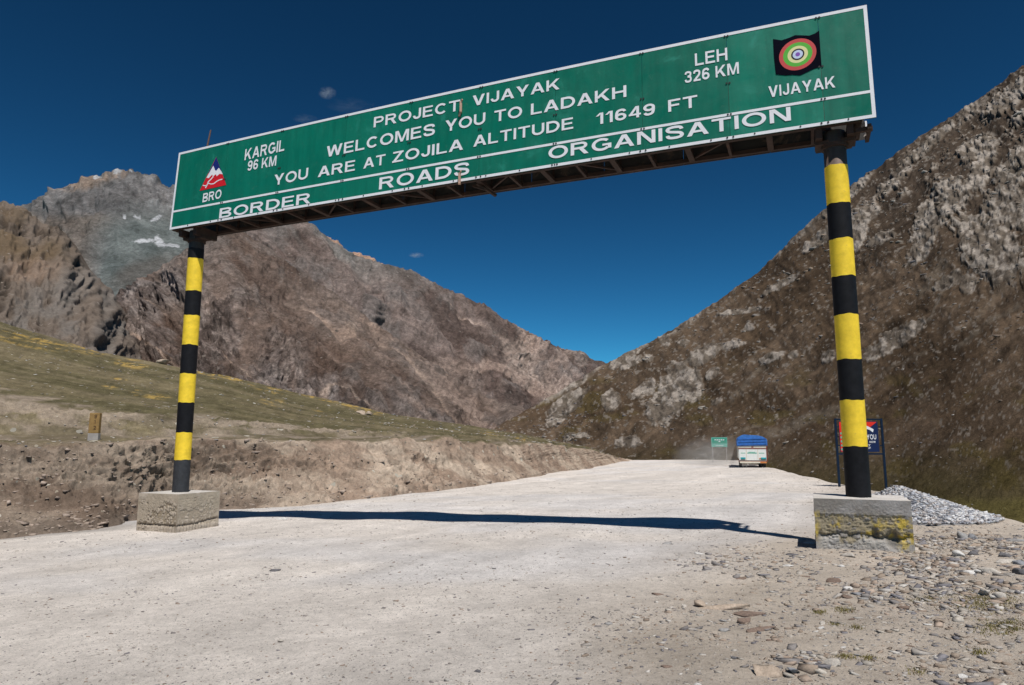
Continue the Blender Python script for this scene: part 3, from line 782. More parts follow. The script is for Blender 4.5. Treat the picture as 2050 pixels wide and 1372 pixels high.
NR = [
 (1545, 1352, 62, 'tan', .5, 1.5, 'large flat stone with a brown broken edge at the bottom of the verge'),
 (1590, 1348, 24, 'blue', .7, 1.0, 'grey stone touching the large flat stone at the bottom edge'),
 (1450, 1220, 84, 'tan', .34, 3.0, 'long narrow pale slab lying on the verge, end to end with a brown one'),
 (1500, 1229, 46, 'brown', .45, 1.8, 'short brown slab touching the end of the long pale slab'),
 (1408, 1214, 24, 'tan', .6, 1.1, 'small upright stone at the left end of the long pale slab'),
 (1488, 1243, 34, 'brown', .5, 1.5, 'brown wedge of stone just below the brown slab'),
 (1450, 1262, 18, 'grey', .5, 1.1, 'hollowed grey stone left of the lowest brown splinter'),
 (1528, 1262, 54, 'brown', .34, 2.6, 'thin brown splinter lowest of the slabs in the middle of the verge'),
 (1715, 1190, 34, 'blue', .4, 1.5, 'flat blue grey stone in front of the near footing'),
 (1703, 1182, 20, 'white', .6, 1.2, 'white stone resting behind the flat blue grey stone'),
 (1697, 1196, 16, 'brown', .6, 1.0, 'small brown stone at the left of the flat blue grey stone'),
 (1663, 1166, 28, 'brown', .5, 1.4, 'brown stone between the near footing and the flat blue grey stone'),
 (1702, 1114, 24, 'pale', .6, 1.2, 'rounded pale stone at the foot of the near footing'),
 (1786, 1119, 30, 'tan', .45, 1.6, 'wedge shaped tan stone against the right corner of the near footing'),
 (1792, 1130, 20, 'brown', .3, 1.6, 'thin reddish stone below the right corner of the near footing'),
 (1478, 1160, 28, 'brown', .25, 2.2, 'thin dark splinter lying left in front of the near footing'),
 (552, 1143, 16, 'dark', .6, 1.3, 'small dark stone alone on the left half of the road'),
 (568, 1040, 22, 'white', .5, 1.5, 'white stone lying on the edge of the gantry shadow'),
 (1317, 1191, 22, 'brown', .4, 1.6, 'small brown chip on the road edge above the slabs'),
 (1925, 1114, 20, 'white', .75, 1.0, 'white rounded stone in the rubble right of the near footing'),
 (1926, 1079, 26, 'grey', .95, .9, 'upright dark edged stone standing in the rubble'),
 (1945, 1079, 22, 'blue', .95, .9, 'blue grey upright stone just right of the dark edged one'),
 (1955, 1095, 30, 'tan', .6, 1.3, 'reddish tan stone below the two upright stones'),
 (1948, 1110, 24, 'dark', .6, 1.2, 'dark stone right of the white rounded stone'),
 (2014, 1114, 36, 'dark', .5, 1.5, 'dark stone behind the long pale flat stone at the right edge'),
 (2007, 1127, 46, 'pale', .35, 1.9, 'long pale flat stone at the right edge of the photo'),
 (2042, 1130, 34, 'blue', .55, 1.3, 'blue grey boulder at the right edge beside the long pale stone'),
 (2045, 1150, 26, 'dark', .55, 1.2, 'dark stone lowest at the right edge'),
 (2035, 1083, 34, 'grey', .45, 1.5, 'flat grey stone at the right edge above the dark stones'),
 (1982, 1145, 30, 'pale', .75, 1.1, 'pointed pale stone cluster member below the long pale stone'),
 (1938, 1148, 18, 'white', .7, 1.1, 'small white stone below the rubble heap'),
 (1828, 1101, 28, 'pale', .4, 1.7, 'pale lilac flat stone just right of the near footing'),
 (1892, 1123, 14, 'brown', .7, 1.1, 'small reddish brown cube of stone below the rubble'),
 (1972, 1192, 22, 'pale', .8, 1.0, 'pale upright stone on the grassy patch at the right'),
 (1999, 1198, 18, 'pale', .8, 1.0, 'pale stone right beside the upright one on the grassy patch'),
 (1805, 1219, 22, 'brown', .45, 1.5, 'brown stone left of the grassy patch'),
 (1878, 1206, 16, 'tan', .5, 1.4, 'orange tan chip above left of the grassy patch'),
 (1217, 1250, 14, 'grey', .6, 1.2, 'small stone on the road left of the brown slabs'),
 (1471, 1318, 12, 'dark', .6, 1.1, 'small dark stone left above the large flat stone'),
 (955, 1345, 16, 'dark', .6, 1.2, 'small dark stone at the bottom of the road'),
 (565, 1285, 12, 'pale', .6, 1.2, 'small pale stone on the left half of the road'),
 (1660, 1330, 30, 'pale', .5, 1.3, 'pale broken stone right of the large flat stone'),
 (1892, 1322, 14, 'dark', .4, 1.6, 'narrow dark chip low on the verge'),
 (1930, 1358, 18, 'white', .6, 1.2, 'white stone at the bottom right among grey chips'),
 (752, 996, 20, 'tan', .6, 1.4, 'tan stone at the foot of the earth bank'),
 (840, 982, 24, 'pale', .5, 1.5, 'flat pale stone at the foot of the earth bank right of the tan one'),
 (232, 1040, 16, 'white', .7, 1.1, 'white stone at the foot of the bank left of the far footing'),
 (96, 1052, 24, 'pale', .6, 1.2, 'pale stone lowest at the foot of the bank near the left edge'),
]
for r in NR: rock(*r)
CW = {'grey': 'grey', 'pale': 'pale grey', 'tan': 'tan', 'brown': 'reddish brown', 'dark': 'dark slate', 'blue': 'blue grey', 'white': 'whitish'}
def stone_label(x, y, w, key, fl, lg):
    sz_ = 'tiny' if w < 12 else 'small' if w < 16 else 'middling'
    sh = ('thin sliver' if lg > 1.6 else 'flat chip') if fl < .3 else ('slab' if lg > 1.6 else 'flat stone') if fl < .45 else ('long stone' if lg > 1.6 else 'chunky stone')
    row = 'just below the near footing' if y < 1150 else 'level with the pale slabs' if y < 1225 else 'below the level of the slabs' if y < 1300 else 'along the bottom of the photo'
    colm = 'at the road edge' if x < 1450 else 'left of the footing line' if x < 1640 else 'under the footing' if x < 1810 else 'towards the grassy patch' if x < 1940 else 'near the right edge'
    return f'{sz_} {CW[key]} {sh} {row}, {colm}'
cand = scatter_ground(900, lambda x, y: np.clip(dens2(x, y)+.12*verge(x, y), 0, 1), 4.8, 15)
k = 0; seen_labels = set()
for (x, y) in cand:
    q = pix(np.array([x, y, float(gz(x, y))]))
    if not (1250 < q[0] < 2060 and 1085 < q[1] < 1380): continue
    if 1625 < q[0] < 1825 and q[1] < 1120: continue
    a_ = (random.choice([9, 10, 10, 11, 12, 13, 15, 19]), random.choice(['grey', 'pale', 'tan', 'brown', 'dark', 'blue', 'pale', 'tan', 'white']), random.choice([.22, .3, .5]), random.choice([1.1, 1.4, 1.9]))
    lb_ = stone_label(q[0], q[1], *a_)
    if lb_ in seen_labels: continue
    seen_labels.add(lb_)
    rock(q[0], q[1], *a_, lb_, 'loose stones on the verge')
    k += 1
    if k >= 140: break

# stones on the hill and on the mountainside
def pick(G, n, w):
    nv, nu = G.shape[:2]; w = w.ravel()/w.sum(); idx = RNG.choice(nv*nu, n, p=w)
    j = RNG.normal(0, 1, (n, 1)); return G.reshape(-1, 3)[idx], idx
px, py = pix(HILL)
inview = (px > -60) & (px < 1300)
w = inview*(1.0*(v2 > 2.9)*(v2 < 7)*(.15+sstep(0, .5, fbm(HILL[..., 0]*.15, HILL[..., 1]*.2, 131, 4)))*(HILL[..., 1]/60)**.8)
P_, idx = pick(HILL, 900, w)
stone_field('hill_stones', P_, RNG.uniform(.04, .13, 900)*np.clip(P_[:, 1]/60, .5, 1.6), M_stone, pal(900)*1.1, 'small pale stones dotted over the grass hillside')
w = inview*(1.0*(v2 > .9)*(v2 < 2.9)*(.3+(v2 < 1.5)))
P_, idx = pick(HILL, 1800, w)
cb_ = A3(.36, .29, .24)[None]*RNG.uniform(.7, 1.2, (1800, 1))
stone_field('bank_stones', P_, RNG.exponential(.026, 1800)+.018, M_stone, cb_, 'clods and stones stuck in the cut earth bank', sink=.5)
w = ((RV > .02) & (RV < .97) & (rpx > 985) & (rpx < 2080))*(.2+sstep(-.1, .5, fbm(rpx*.02, rpy*.02, 141, 4)))
P_, idx = pick(RG, 3000, w)
dist = np.linalg.norm(P_, axis=1)
stone_field('slope_boulders', P_, dist*(.0006+.0007*RNG.exponential(1, 3000)), M_stone, pal(3000)*.75, 'pale boulders scattered over the right mountainside', sink=.4)
for (bx, by, bw, lb_) in [(328, 716, 22, 'pinkish boulder on the skyline of the grass hill left of the far post'), (722, 829, 16, 'pale boulder at the left of a pair on the grass hill'), (738, 831, 18, 'pale boulder at the right of a pair on the grass hill')]:
    d2 = (px-bx)**2+(py-by)**2+(v2 < 3)*1e6+(v2 > 7)*1e6; i = np.unravel_index(np.argmin(d2), d2.shape); c = HILL[i]
    me = mesh_np('boulder', rockverts(IV2, 300+bx, .7, 1.2), IF2, rmat('tan', RC['tan']))
    r = bw*c[1]/FPX/2; link('boulder', me, loc=(c[0], c[1], c[2]+.2*r), label=lb_, category='boulder').scale = (r, r, r)

# gravel heap behind the near footing
hx, hy = 8.55, 15.9
def heap(x, y):
    dx = x-hx; dy = y-hy
    r = np.sqrt((dx/np.where(dx < 0, 1.35, 1.72))**2+(dy/np.where(dy < 0, 2.3, 2.2))**2)
    return .66*np.maximum(0, 1-r)**1.0*(1+.1*fbm(x*1.5, y*1.5, 151, 3))-.06
gx, gy = np.meshgrid(np.linspace(hx-1.6, hx+2.3, 70), np.linspace(hy-2.6, hy+2.4, 70))
hz = heap(gx, gy); g0 = gz0(gx, gy)
eh = empty('gravel_heap', (hx, hy, float(gz0(hx, hy))), 'heap of crushed grey gravel behind the near footing at the edge of the slope', 'gravel heap')
eo = np.array(eh.location)
me = mesh_np('mound', np.stack([gx, gy, np.where(hz > -.055, g0+hz, gz(gx, gy)-.3)], -1).reshape(-1, 3)-eo, gridfaces(70, 70), M_ground, np.tile(A3(.26, .255, .26), (4900, 1)), smooth=True)
link('mound', me, eh)
pp = []
while len(pp) < 5200:
    x = RNG.uniform(hx-1.5, hx+2.3); y = RNG.uniform(hy-2.5, hy+2.2); h = float(heap(np.array(x), np.array(y)))
    if h > -.02 or (h > -.058 and RNG.uniform() < .35): pp.append((x, y, float(gz0(x, y))+max(h, .0)))
pp = np.array(pp)-eo
gcol = np.array([[.36, .37, .40], [.50, .50, .52], [.22, .225, .25], [.62, .61, .60], [.40, .36, .34]])[RNG.choice(5, 5200)]*RNG.uniform(.8, 1.15, (5200, 1))
stone_field('crushed_stone', pp, RNG.uniform(.018, .042, 5200), M_stone, gcol, parent=eh, flat=(.6, .95), sink=.2)

# ------------------------------------------------------------------ grass tufts on the verge
gp = []
for (cx, cy, rx, ry, nb) in [(1975, 1205, 90, 22, 900), (2010, 1255, 60, 16, 450), (1690, 1222, 24, 6, 110), (1640, 1226, 16, 5, 60), (1672, 1250, 10, 4, 50), (1715, 1257, 14, 5, 60), (1690, 1315, 22, 5, 70), (1740, 1318, 14, 4, 50), (1835, 1346, 16, 6, 60), (1962, 1305, 18, 6, 60), (1850, 1200, 30, 6, 90)]:
    for _ in range(nb):
        q = (cx+random.gauss(0, .45)*rx, cy+random.gauss(0, .5)*ry)
        if q[1] > 1100: gp.append(q)
gp = [tuple(q) for q in ground_at(*np.array(gp).T)]
V = []; Fg = []; Cg = []
for (x, y, z) in gp:
    for b in range(3):
        h = random.uniform(.006, .02); a = random.uniform(0, 6.28); l = random.uniform(.2, .9)*h; w_ = .004
        ox, oy = random.gauss(0, .02), random.gauss(0, .02); i = len(V)
        V += [(x+ox-w_*math.sin(a), y+oy+w_*math.cos(a), z-.003), (x+ox+w_*math.sin(a), y+oy-w_*math.cos(a), z-.003), (x+ox+l*math.cos(a), y+oy+l*math.sin(a), z+h)]
        Fg.append((i, i+1, i+2)); c = A3(.13, .12, .05)*random.uniform(.7, 1.5)+A3(.08, .05, .01)*random.random(); Cg += [c, c, c]
me = mesh_np('grass', np.array(V), np.array(Fg), attr_mat('dry grass', scale=3, con=.1), np.array(Cg))
link('grass', me, kind='stuff', label='short dull green grass growing in thin patches on the verge')

# ------------------------------------------------------------------ the gantry
K = 1.06
AZ = 1.1717
E_ = Vector((-math.sin(AZ), math.cos(AZ), 0)); NB = Vector((math.cos(AZ), math.sin(AZ), 0))   # along (to the far post), backwards
L_, H_ = 14.5465*K, 1.9116*K
BR = Vector((5.5007*K, 10.0*K, EYE+4.8738*K)); BL = BR+E_*L_
TU = (Vector((0, 0, 1))*math.cos(.0575)+NB*math.sin(.0575))
def S(s, t, d=0.0):
    """sign coordinates: s metres from the far end, t up from the lower edge, d backwards"""
    q = 1-(2*s/L_-1)**2
    return BL-E_*s+TU*t+NB*d+Vector((0, 0, (.040+.032*t/H_)*q))
# photo -> sign coordinates
def homog():
    src = [(358, 310), (1732, 13), (1757, 235), (340, 460)]; dst = [(0, H_), (L_, H_), (L_, 0), (0, 0)]
    A = []; B = []
    for (x, y), (u, v) in zip(src, dst):
        A.append([x, y, 1, 0, 0, 0, -u*x, -u*y]); B.append(u); A.append([0, 0, 0, x, y, 1, -v*x, -v*y]); B.append(v)
    h = np.linalg.solve(np.array(A, float), np.array(B, float)); return np.append(h, 1).reshape(3, 3)
HM = homog()
def st(x, y):
    q = HM@np.array([x, y, 1.0]); s, t = q[0]/q[2], q[1]/q[2]
    return s, t-(.040+.032*t/H_)*(1-(2*s/L_-1)**2)
POLES = {'far': (BR+E_*14.0593*K+NB*.35*K, EYE-1.0629*K), 'near': (BR+E_*.5774*K+NB*.35*K, EYE-.7819*K)}

M_green = simple_mat('green sign sheet', (.003, .150, .095), .42, var=.12, vscale=1.2, spec=.2, stain=(.03, .24, .17), stain_at=.66)
def sheet_mat():
    m, nt, bs = base_mat('green sign sheet')
    tc = N(nt, 'ShaderNodeTexCoord').outputs['Object']; oi = N(nt, 'ShaderNodeObjectInfo')
    mp = N(nt, 'ShaderNodeMapping'); mp.inputs['Scale'].default_value = (3.5, 3.5, .35); nt.links.new(tc, mp.inputs[0])
    st_ = noise_node(nt, mp.outputs[0], 1.6, 6, .65)
    c = mix(nt, 'MULTIPLY', (.003, .150, .098), ramp_node(nt, st_.outputs[0], [(.32, .86), (.68, 1.14)]).outputs[0])
    c = mix(nt, 'MULTIPLY', c, ramp_node(nt, oi.outputs['Random'], [(0, .90), (1, 1.10)]).outputs[0])
    bl = noise_node(nt, tc, 1.7, 6, .6, .4)
    c = mix(nt, 'MIX', c, (.015, .23, .165), ramp_node(nt, bl.outputs[0], [(.60, 0.0), (.72, .8)]).outputs[0])
    du = noise_node(nt, tc, 9, 8, .75)
    c = mix(nt, 'MIX', c, (.05, .17, .12), ramp_node(nt, du.outputs[0], [(.58, 0.0), (.70, .6)]).outputs[0])
    nt.links.new(c, bs.inputs['Base Color']); bs.inputs['Specular IOR Level'].default_value = .25
    nt.links.new(ramp_node(nt, bl.outputs[0], [(.3, .32), (.7, .6)]).outputs[0], bs.inputs['Roughness'])
    wv = noise_node(nt, tc, 1.1, 3, .5); b = N(nt, 'ShaderNodeBump'); b.inputs['Strength'].default_value = .35; b.inputs['Distance'].default_value = .05
    nt.links.new(wv.outputs[0], b.inputs['Height']); nt.links.new(b.outputs[0], bs.inputs['Normal']); return m
M_green = sheet_mat()
M_white = simple_mat('white sign sheet', (.78, .77, .80), .45, var=.05, vscale=5, stain=(.6, .57, .55), stain_at=.68)
M_rust = simple_mat('rusty steel', (.036, .021, .016), .8, .0, var=.4, vscale=5, bump=.4, bscale=60, stain=(.085, .04, .025), stain_at=.55)
M_steel = simple_mat('brown primed steel', (.12, .085, .07), .6, .2, var=.3, vscale=8, bump=.2, stain=(.2, .1, .06), stain_at=.62)
M_back = simple_mat('grey sheet back', (.055, .05, .047), .7, .1, var=.2, vscale=2, stain=(.2, .14, .1), stain_at=.55)
M_black = simple_mat('black paint', (.010, .010, .012), .6, var=.35, vscale=9, stain=(.04, .038, .036), stain_at=.68, bump=.15, spec=.15)
M_blackdusty = simple_mat('black paint under dust', (.035, .037, .042), .7, var=.35, vscale=9, stain=(.13, .12, .11), stain_at=.58, bump=.15)
M_yellow = simple_mat('yellow paint', (.88, .61, .04), .55, var=.16, vscale=7, stain=(.38, .27, .11), stain_at=.62, bump=.3, bscale=18, stain_scale=7)
M_dark = simple_mat('dark bolt', (.03, .028, .03), .6)

gan = empty('gantry_sign', (BR.x, BR.y, 0.0), 'green and white overhead gantry sign on two yellow and black posts across the road', 'gantry sign')
O = Vector(gan.location)

# measured joints between the sheets
joints = [st(x, y)[0] for x, y in [(455, 289), (563, 262), (690, 230), (818, 200), (957, 170), (1105, 137), (1277, 103), (1447, 67), (1632, 35)]]
cuts = [0]+joints+[L_]
bw = .055
for a, b in zip(cuts[:-1], cuts[1:]):
    m = MB(); g = .003; j = random.uniform(-.002, .002); n_ = 4
    for k in range(n_):
        s0 = a+g+(b-a-2*g)*k/n_; s1 = a+g+(b-a-2*g)*(k+1)/n_
        m.hexa([S(s0, 0, j), S(s1, 0, j), S(s1, 0, .02+j), S(s0, 0, .02+j), S(s0, H_, j), S(s1, H_, j), S(s1, H_, .02+j), S(s0, H_, .02+j)])
    m.build('panel', M_green, gan, O)
def strip(m, s0, s1, t0, t1, d=-.005, n=30, fn=None):
    for k in range(n):
        a = s0+(s1-s0)*k/n; b = s0+(s1-s0)*(k+1)/n
        m.hexa([S(a, t0, d), S(b, t0, d), S(b, t0, -.0025), S(a, t0, -.0025), S(a, t1, d), S(b, t1, d), S(b, t1, -.0025), S(a, t1, -.0025)])
m = MB(); strip(m, 0, L_, 0, bw); strip(m, 0, L_, H_-bw, H_); strip(m, 0, bw, bw, H_-bw, n=1); strip(m, L_-bw, L_, bw, H_-bw, n=1)
m.build('border', M_white, gan, O)
tl_ = .462
m = MB(); strip(m, bw, L_-bw, tl_-.024, tl_+.024); m.build('divider_line', M_white, gan, O)

# sign painter's capitals: heavy plain strokes, cap height 1
ST = .185; SH = ST/2
def g_strip(pts, t=ST, closed=False):
    p = np.array(pts, float); n = len(p)
    if closed: d = np.roll(p, -1, 0)-p
    else: d = np.diff(p, axis=0); d = np.vstack([d, d[-1]])
    d /= np.linalg.norm(d, axis=1, keepdims=True)+1e-9
    dp = np.roll(d, 1, 0)
    if not closed: dp[0] = d[0]
    nn = np.stack([-d[:, 1], d[:, 0]], 1); npv = np.stack([-dp[:, 1], dp[:, 0]], 1)
    m = nn+npv; m /= np.linalg.norm(m, axis=1, keepdims=True); m /= np.maximum((m*nn).sum(1), .5)[:, None]
    L, R = p+m*t/2, p-m*t/2; out = []
    for i in range(n if closed else n-1):
        j = (i+1) % n; out.append([R[i], R[j], L[j], L[i]])
    return out
def g_line(x0, y0, x1, y1, t=ST): return g_strip([(x0, y0), (x1, y1)], t)
def g_sl(xb, yb, xt, yt, w=.205): return [[(xb-w/2, yb), (xb+w/2, yb), (xt+w/2, yt), (xt-w/2, yt)]]
def g_arc(cx, cy, rx, ry, a0, a1, n=14):
    q = np.radians(np.linspace(a0, a1, n)); return [(cx+rx*math.cos(k), cy+ry*math.sin(k)) for k in q]
def g_cat(P, n=5):
    P = np.array([P[0]]+list(P)+[P[-1]], float); o = []
    for i in range(1, len(P)-2):
        for t in np.linspace(0, 1, n, endpoint=False):
            a, b, c, d = P[i-1:i+3]; o.append(.5*((2*b)+(-a+c)*t+(2*a-5*b+4*c-d)*t*t+(-a+3*b-3*c+d)*t**3))
    o.append(P[-2]); return o
def glyph(ch):
    """(ink width, list of strokes); every stroke is a list of quads"""
    h = SH
    if ch == 'A': w = 1.0; return w, [g_sl(.10, 0, .5-.01, 1, .22), g_sl(.90, 0, .51, 1, .22), g_line(.22, .31, .78, .31, .16)]
    if ch == 'B': w = .90; return w, [g_line(h, 0, h, 1), g_strip([(h, 1-h)]+g_arc(.54, .745, .24, .255-h, 90, -90)+[(h, .49)], .17), g_strip([(h, .50)]+g_arc(.56, .275, w-h-.56, .275-h, 90, -90)+[(h, h)], .17)]
    if ch == 'C': w = .96; return w, [g_strip(g_arc(w/2+.02, .5, w/2-h, .5-h, 42, 318, 26))]
    if ch == 'D': w = .95; return w, [g_line(h, 0, h, 1), g_strip([(h, 1-h)]+g_arc(.42, .5, w-h-.42, .5-h, 90, -90, 20)+[(h, h)])]
    if ch == 'E': w = .82; return w, [g_line(h, 0, h, 1), g_line(h, 1-.08, w-.03, 1-.08, .16), g_line(h, .52, w-.08, .52, .16), g_line(h, .08, w, .08, .16)]
    if ch == 'F': w = .76; return w, [g_line(h, 0, h, 1), g_line(h, 1-.08, w, 1-.08, .16), g_line(h, .50, w-.08, .50, .16)]
    if ch == 'G': w = 1.02; return w, [g_strip(g_arc(w/2, .5, w/2-h, .5-h, 42, 322, 26)), g_line(.56, .46, w, .46, .16), g_line(w-h, .50, w-h, .15)]
    if ch == 'H': w = .90; return w, [g_line(h, 0, h, 1), g_line(w-h, 0, w-h, 1), g_line(h, .52, w-h, .52, .17)]
    if ch == 'I': w = ST; return w, [g_line(h, 0, h, 1)]
    if ch == 'J': w = .64; return w, [g_strip([(w-h, 1), (w-h, .34)]+g_arc(w/2, .30, w/2-h, .30-h, 0, -180, 14)+[(h, .34)])]
    if ch == 'K': w = .96; return w, [g_line(h, 0, h, 1), g_sl(w-.13, 0, .40, .62, .25), g_sl(.15, .30, w-.14, 1, .25)]
    if ch == 'L': w = .76; return w, [g_line(h, 0, h, 1), g_line(h, .08, w, .08, .16)]
    if ch == 'M': w = 1.08; return w, [g_line(h, 0, h, 1), g_line(w-h, 0, w-h, 1), g_sl(w/2, .0, .17, 1, .17), g_sl(w/2, .0, w-.17, 1, .17)]
    if ch == 'N': w = .90; return w, [g_line(h, 0, h, 1), g_line(w-h, 0, w-h, 1), g_sl(w-.13, 0, .13, 1, .22)]
    if ch == 'O': w = 1.06; return w, [g_strip(g_arc(w/2, .5, w/2-h, .51-h, 0, 351, 40), closed=True)]
    if ch == 'P': w = .85; return w, [g_line(h, 0, h, 1), g_strip([(h, 1-h)]+g_arc(.52, .69, w-h-.52, .31-h, 90, -90)+[(h, .69-.31+h)], .17)]
    if ch == 'R': w = .96; return w, [g_line(h, 0, h, 1), g_strip([(h, 1-h)]+g_arc(.56, .71, .30-h+.03, .29-h, 90, -90)+[(h, .71-.29+h)], .17), g_sl(w-.13, 0, .55, .46, .24)]
    if ch == 'S': w = .88; return w, [g_strip(g_cat([(w-h-.01, .70), (w*.80, .86), (w/2, .915), (w*.2, .86), (h+.01, .725), (w*.22, .59), (w/2, .515), (w*.8, .43), (w-h, .275), (w*.8, .13), (w/2, .085), (w*.2, .14), (h, .31)], 4))]
    if ch == 'T': w = .88; return w, [g_line(w/2, 0, w/2, 1), g_line(0, 1-.08, w, 1-.08, .16)]
    if ch == 'U': w = .90; return w, [g_strip([(h, 1), (h, .40)]+g_arc(w/2, .38, w/2-h, .38-h, 180, 360, 18)+[(w-h, .40), (w-h, 1)])]
    if ch == 'V': w = .96; return w, [g_sl(w/2, 0, .115, 1, .23), g_sl(w/2, 0, w-.115, 1, .23)]
    if ch == 'W': w = 1.34; return w, [g_sl(.36, 0, .105, 1, .21), g_sl(.36, 0, w/2, 1, .20), g_sl(w-.36, 0, w/2, 1, .20), g_sl(w-.36, 0, w-.105, 1, .21)]
    if ch == 'Y': w = .96; return w, [g_line(w/2, 0, w/2, .45), g_sl(w/2, .38, .125, 1, .24), g_sl(w/2, .38, w-.125, 1, .24)]
    if ch == 'Z': w = .84; return w, [g_line(.04, 1-.08, w, 1-.08, .16), g_line(0, .08, w, .08, .16), g_sl(.13, .08, w-.13, .92, .23)]
    if ch == '1': w = .46; return w, [g_line(w-h, 0, w-h, 1), g_sl(.06, .72, w-.15, 1, .17)]
    if ch == '2': w = .70; return w, [g_strip(g_cat([(h, .69), (.14, .86), (w/2, .915), (w-.14, .85), (w-h, .69), (w-.17, .50), (.28, .26), (.12, .08)], 4)), g_line(.02, .08, w, .08, .16)]
    if ch == '3': w = .70; return w, [g_strip(g_cat([(h, .74), (.16, .88), (w/2, .92), (w-.14, .86), (w-h-.02, .73), (w-.18, .58), (.30, .535)], 4), .17), g_strip(g_cat([(.30, .53), (w-.15, .47), (w-h, .29), (w-.15, .13), (w/2, .08), (.15, .13), (h, .28)], 4), .17)]
    if ch == '4': w = .76; return w, [g_line(.56, 0, .56, 1, .17), g_line(0, .29, w, .29, .15), g_sl(.10, .29, .52, 1, .19)]
    if ch in '69':
        w = .72; a = [g_strip(g_arc(w/2, .32, w/2-h, .32-h, 0, 348, 26), closed=True), g_strip(g_cat([(h, .34), (h+.01, .58), (.17, .83), (.38, .92), (.55, .88), (w-h, .76)], 4))]
        if ch == '9': a = [[[(w-x, 1-y) for x, y in q] for q in s_] for s_ in a]
        return w, a
    return .28, []
def glyph_run(txt, gap=.15):
    out = []; x = 0; k = 0
    for ch in txt:
        w, st_ = glyph(ch)
        for s_ in st_: out.append(([[(x+a, b) for a, b in q] for q in s_], k % 4)); k += 1
        x += w+gap
    return out, x-gap
def put_text(txt, p0, p1, topy, mat, parent, fmap, off=0, name='letter', O=O, dstep=Vector((0, 0, 0))):
    """p0, p1: (s, t) of the baseline's ends; topy: cap height; each stroke lies a hair above the last"""
    W_ = glyph_run(txt)[1]; x = 0
    for ch in txt:
        w, strokes = glyph(ch)
        if strokes:
            m = MB()
            for k, quads in enumerate(strokes):
                for q in quads:
                    m.poly([Vector(fmap(p0[0]+(p1[0]-p0[0])*(x+a)/W_, p0[1]+(p1[1]-p0[1])*(x+a)/W_+b*topy))+dstep*k for a, b in q])
            m.build(name, mat, parent, O)
        x += w+.15
TX = [('KARGIL', (487.4, 324.3), (565.8, 305), (488.3, 302.9)), ('96 KM', (493.3, 344.8), (549.8, 334.2), (495, 325.5)), ('BRO', (404.9, 406.8), (441.5, 398), (406.3, 389.3)),
      ('PROJECT', (742.8, 259.5), (914.6, 225), (743.4, 239.5)), ('VIJAYAK', (939.5, 217), (1113.7, 182.5), (939.5, 196.8)),
      ('WELCOMES', (649.3, 318), (864.9, 273), (649.3, 297)), ('YOU', (885.4, 267.5), (965.3, 251), (885, 246)), ('TO', (983.4, 248), (1039, 237), (983, 226.5)), ('LADAKH', (1056.6, 233.8), (1248.3, 197), (1056.6, 212)),
      ('YOU', (545.4, 373.5), (612.7, 359.5), (545.4, 353)), ('ARE', (633, 357), (706.3, 343.5), (633, 337)), ('AT', (723.3, 340), (766.3, 331.5), (723.3, 320)), ('ZOJILA', (780.5, 328.7), (921.4, 302), (780.5, 308)),
      ('ALTITUDE', (942.4, 296.7), (1142.3, 260), (942.4, 275.5)), ('11649', (1188.3, 252.5), (1306.8, 231.2), (1188.3, 230.5)), ('FT', (1333.4, 226.8), (1392.5, 216), (1333.4, 203.6)),
      ('BORDER', (437.7, 438), (618.5, 407.5), (439.4, 418.5)), ('ROADS', (754.6, 381), (934.5, 350.2), (755, 357.8)), ('ORGANISATION', (1093.2, 321), (1583, 242.2), (1093.2, 297)),
      ('LEH', (1386, 136), (1451.4, 124), (1385, 111.8)), ('326 KM', (1365.6, 170), (1475.4, 150.2), (1365, 147.8)), ('VIJAYAK', (1536.8, 197.5), (1672.3, 176.5), (1536, 175.6))]
front = lambda s, t: S(s, t, -.0075)
for txt, a, b, c in TX:
    A, B, C2 = st(*a), st(*b), st(*c)
    put_text(txt, A, B, C2[1]-A[1], M_white, gan, front, dstep=-NB*.0004)
# mountain emblem
EM = (350, 280, 7.22)
def ez(x, y, d): s, t = st(EM[0]+x/EM[2], EM[1]+y/EM[2]); return S(s, t, d)
def paint(name, r, g, b): return simple_mat(name, (r, g, b), .5, var=.06)
M_red = paint('emblem red', .62, .012, .02); M_blue = paint('emblem blue', .01, .02, .16)
def flat(name, pts, d, mat, parent=gan, f=ez):
    m = MB(); m.poly([f(x, y, d) for x, y in pts]); return m.build(name, mat, parent, O)
flat('emblem', [(590, 272), (356, 750), (734, 666)], -.006, M_red)
flat('emblem_cap', [(590, 276), (545, 372), (480, 500), (675, 500), (648, 430)], -.0068, M_blue)
flat('emblem_snow', [(550, 395), (452, 566), (485, 570), (535, 520), (552, 540), (590, 515), (596, 545), (640, 510), (684, 515), (665, 478), (628, 425), (592, 468), (575, 460)], -.0076, M_white)
for pts, w_ in ([(545, 520), (548, 550), (515, 590), (480, 620), (470, 640), (520, 655), (560, 648), (600, 615), (640, 595), (680, 585)], 13), ([(480, 630), (460, 670), (440, 710)], 14), ([(400, 672), (440, 680), (470, 665)], 13):
    m = MB()
    for (x0, y0), (x1, y1) in zip(pts[:-1], pts[1:]):
        l = math.hypot(x1-x0, y1-y0); nx, ny = -(y1-y0)/l*w_/2, (x1-x0)/l*w_/2
        m.poly([ez(x0-nx, y0-ny, -.0084), ez(x1-nx, y1-ny, -.0084), ez(x1+nx, y1+ny, -.0084), ez(x0+nx, y0+ny, -.0084)])
    m.build('emblem_road', M_white, gan, O)
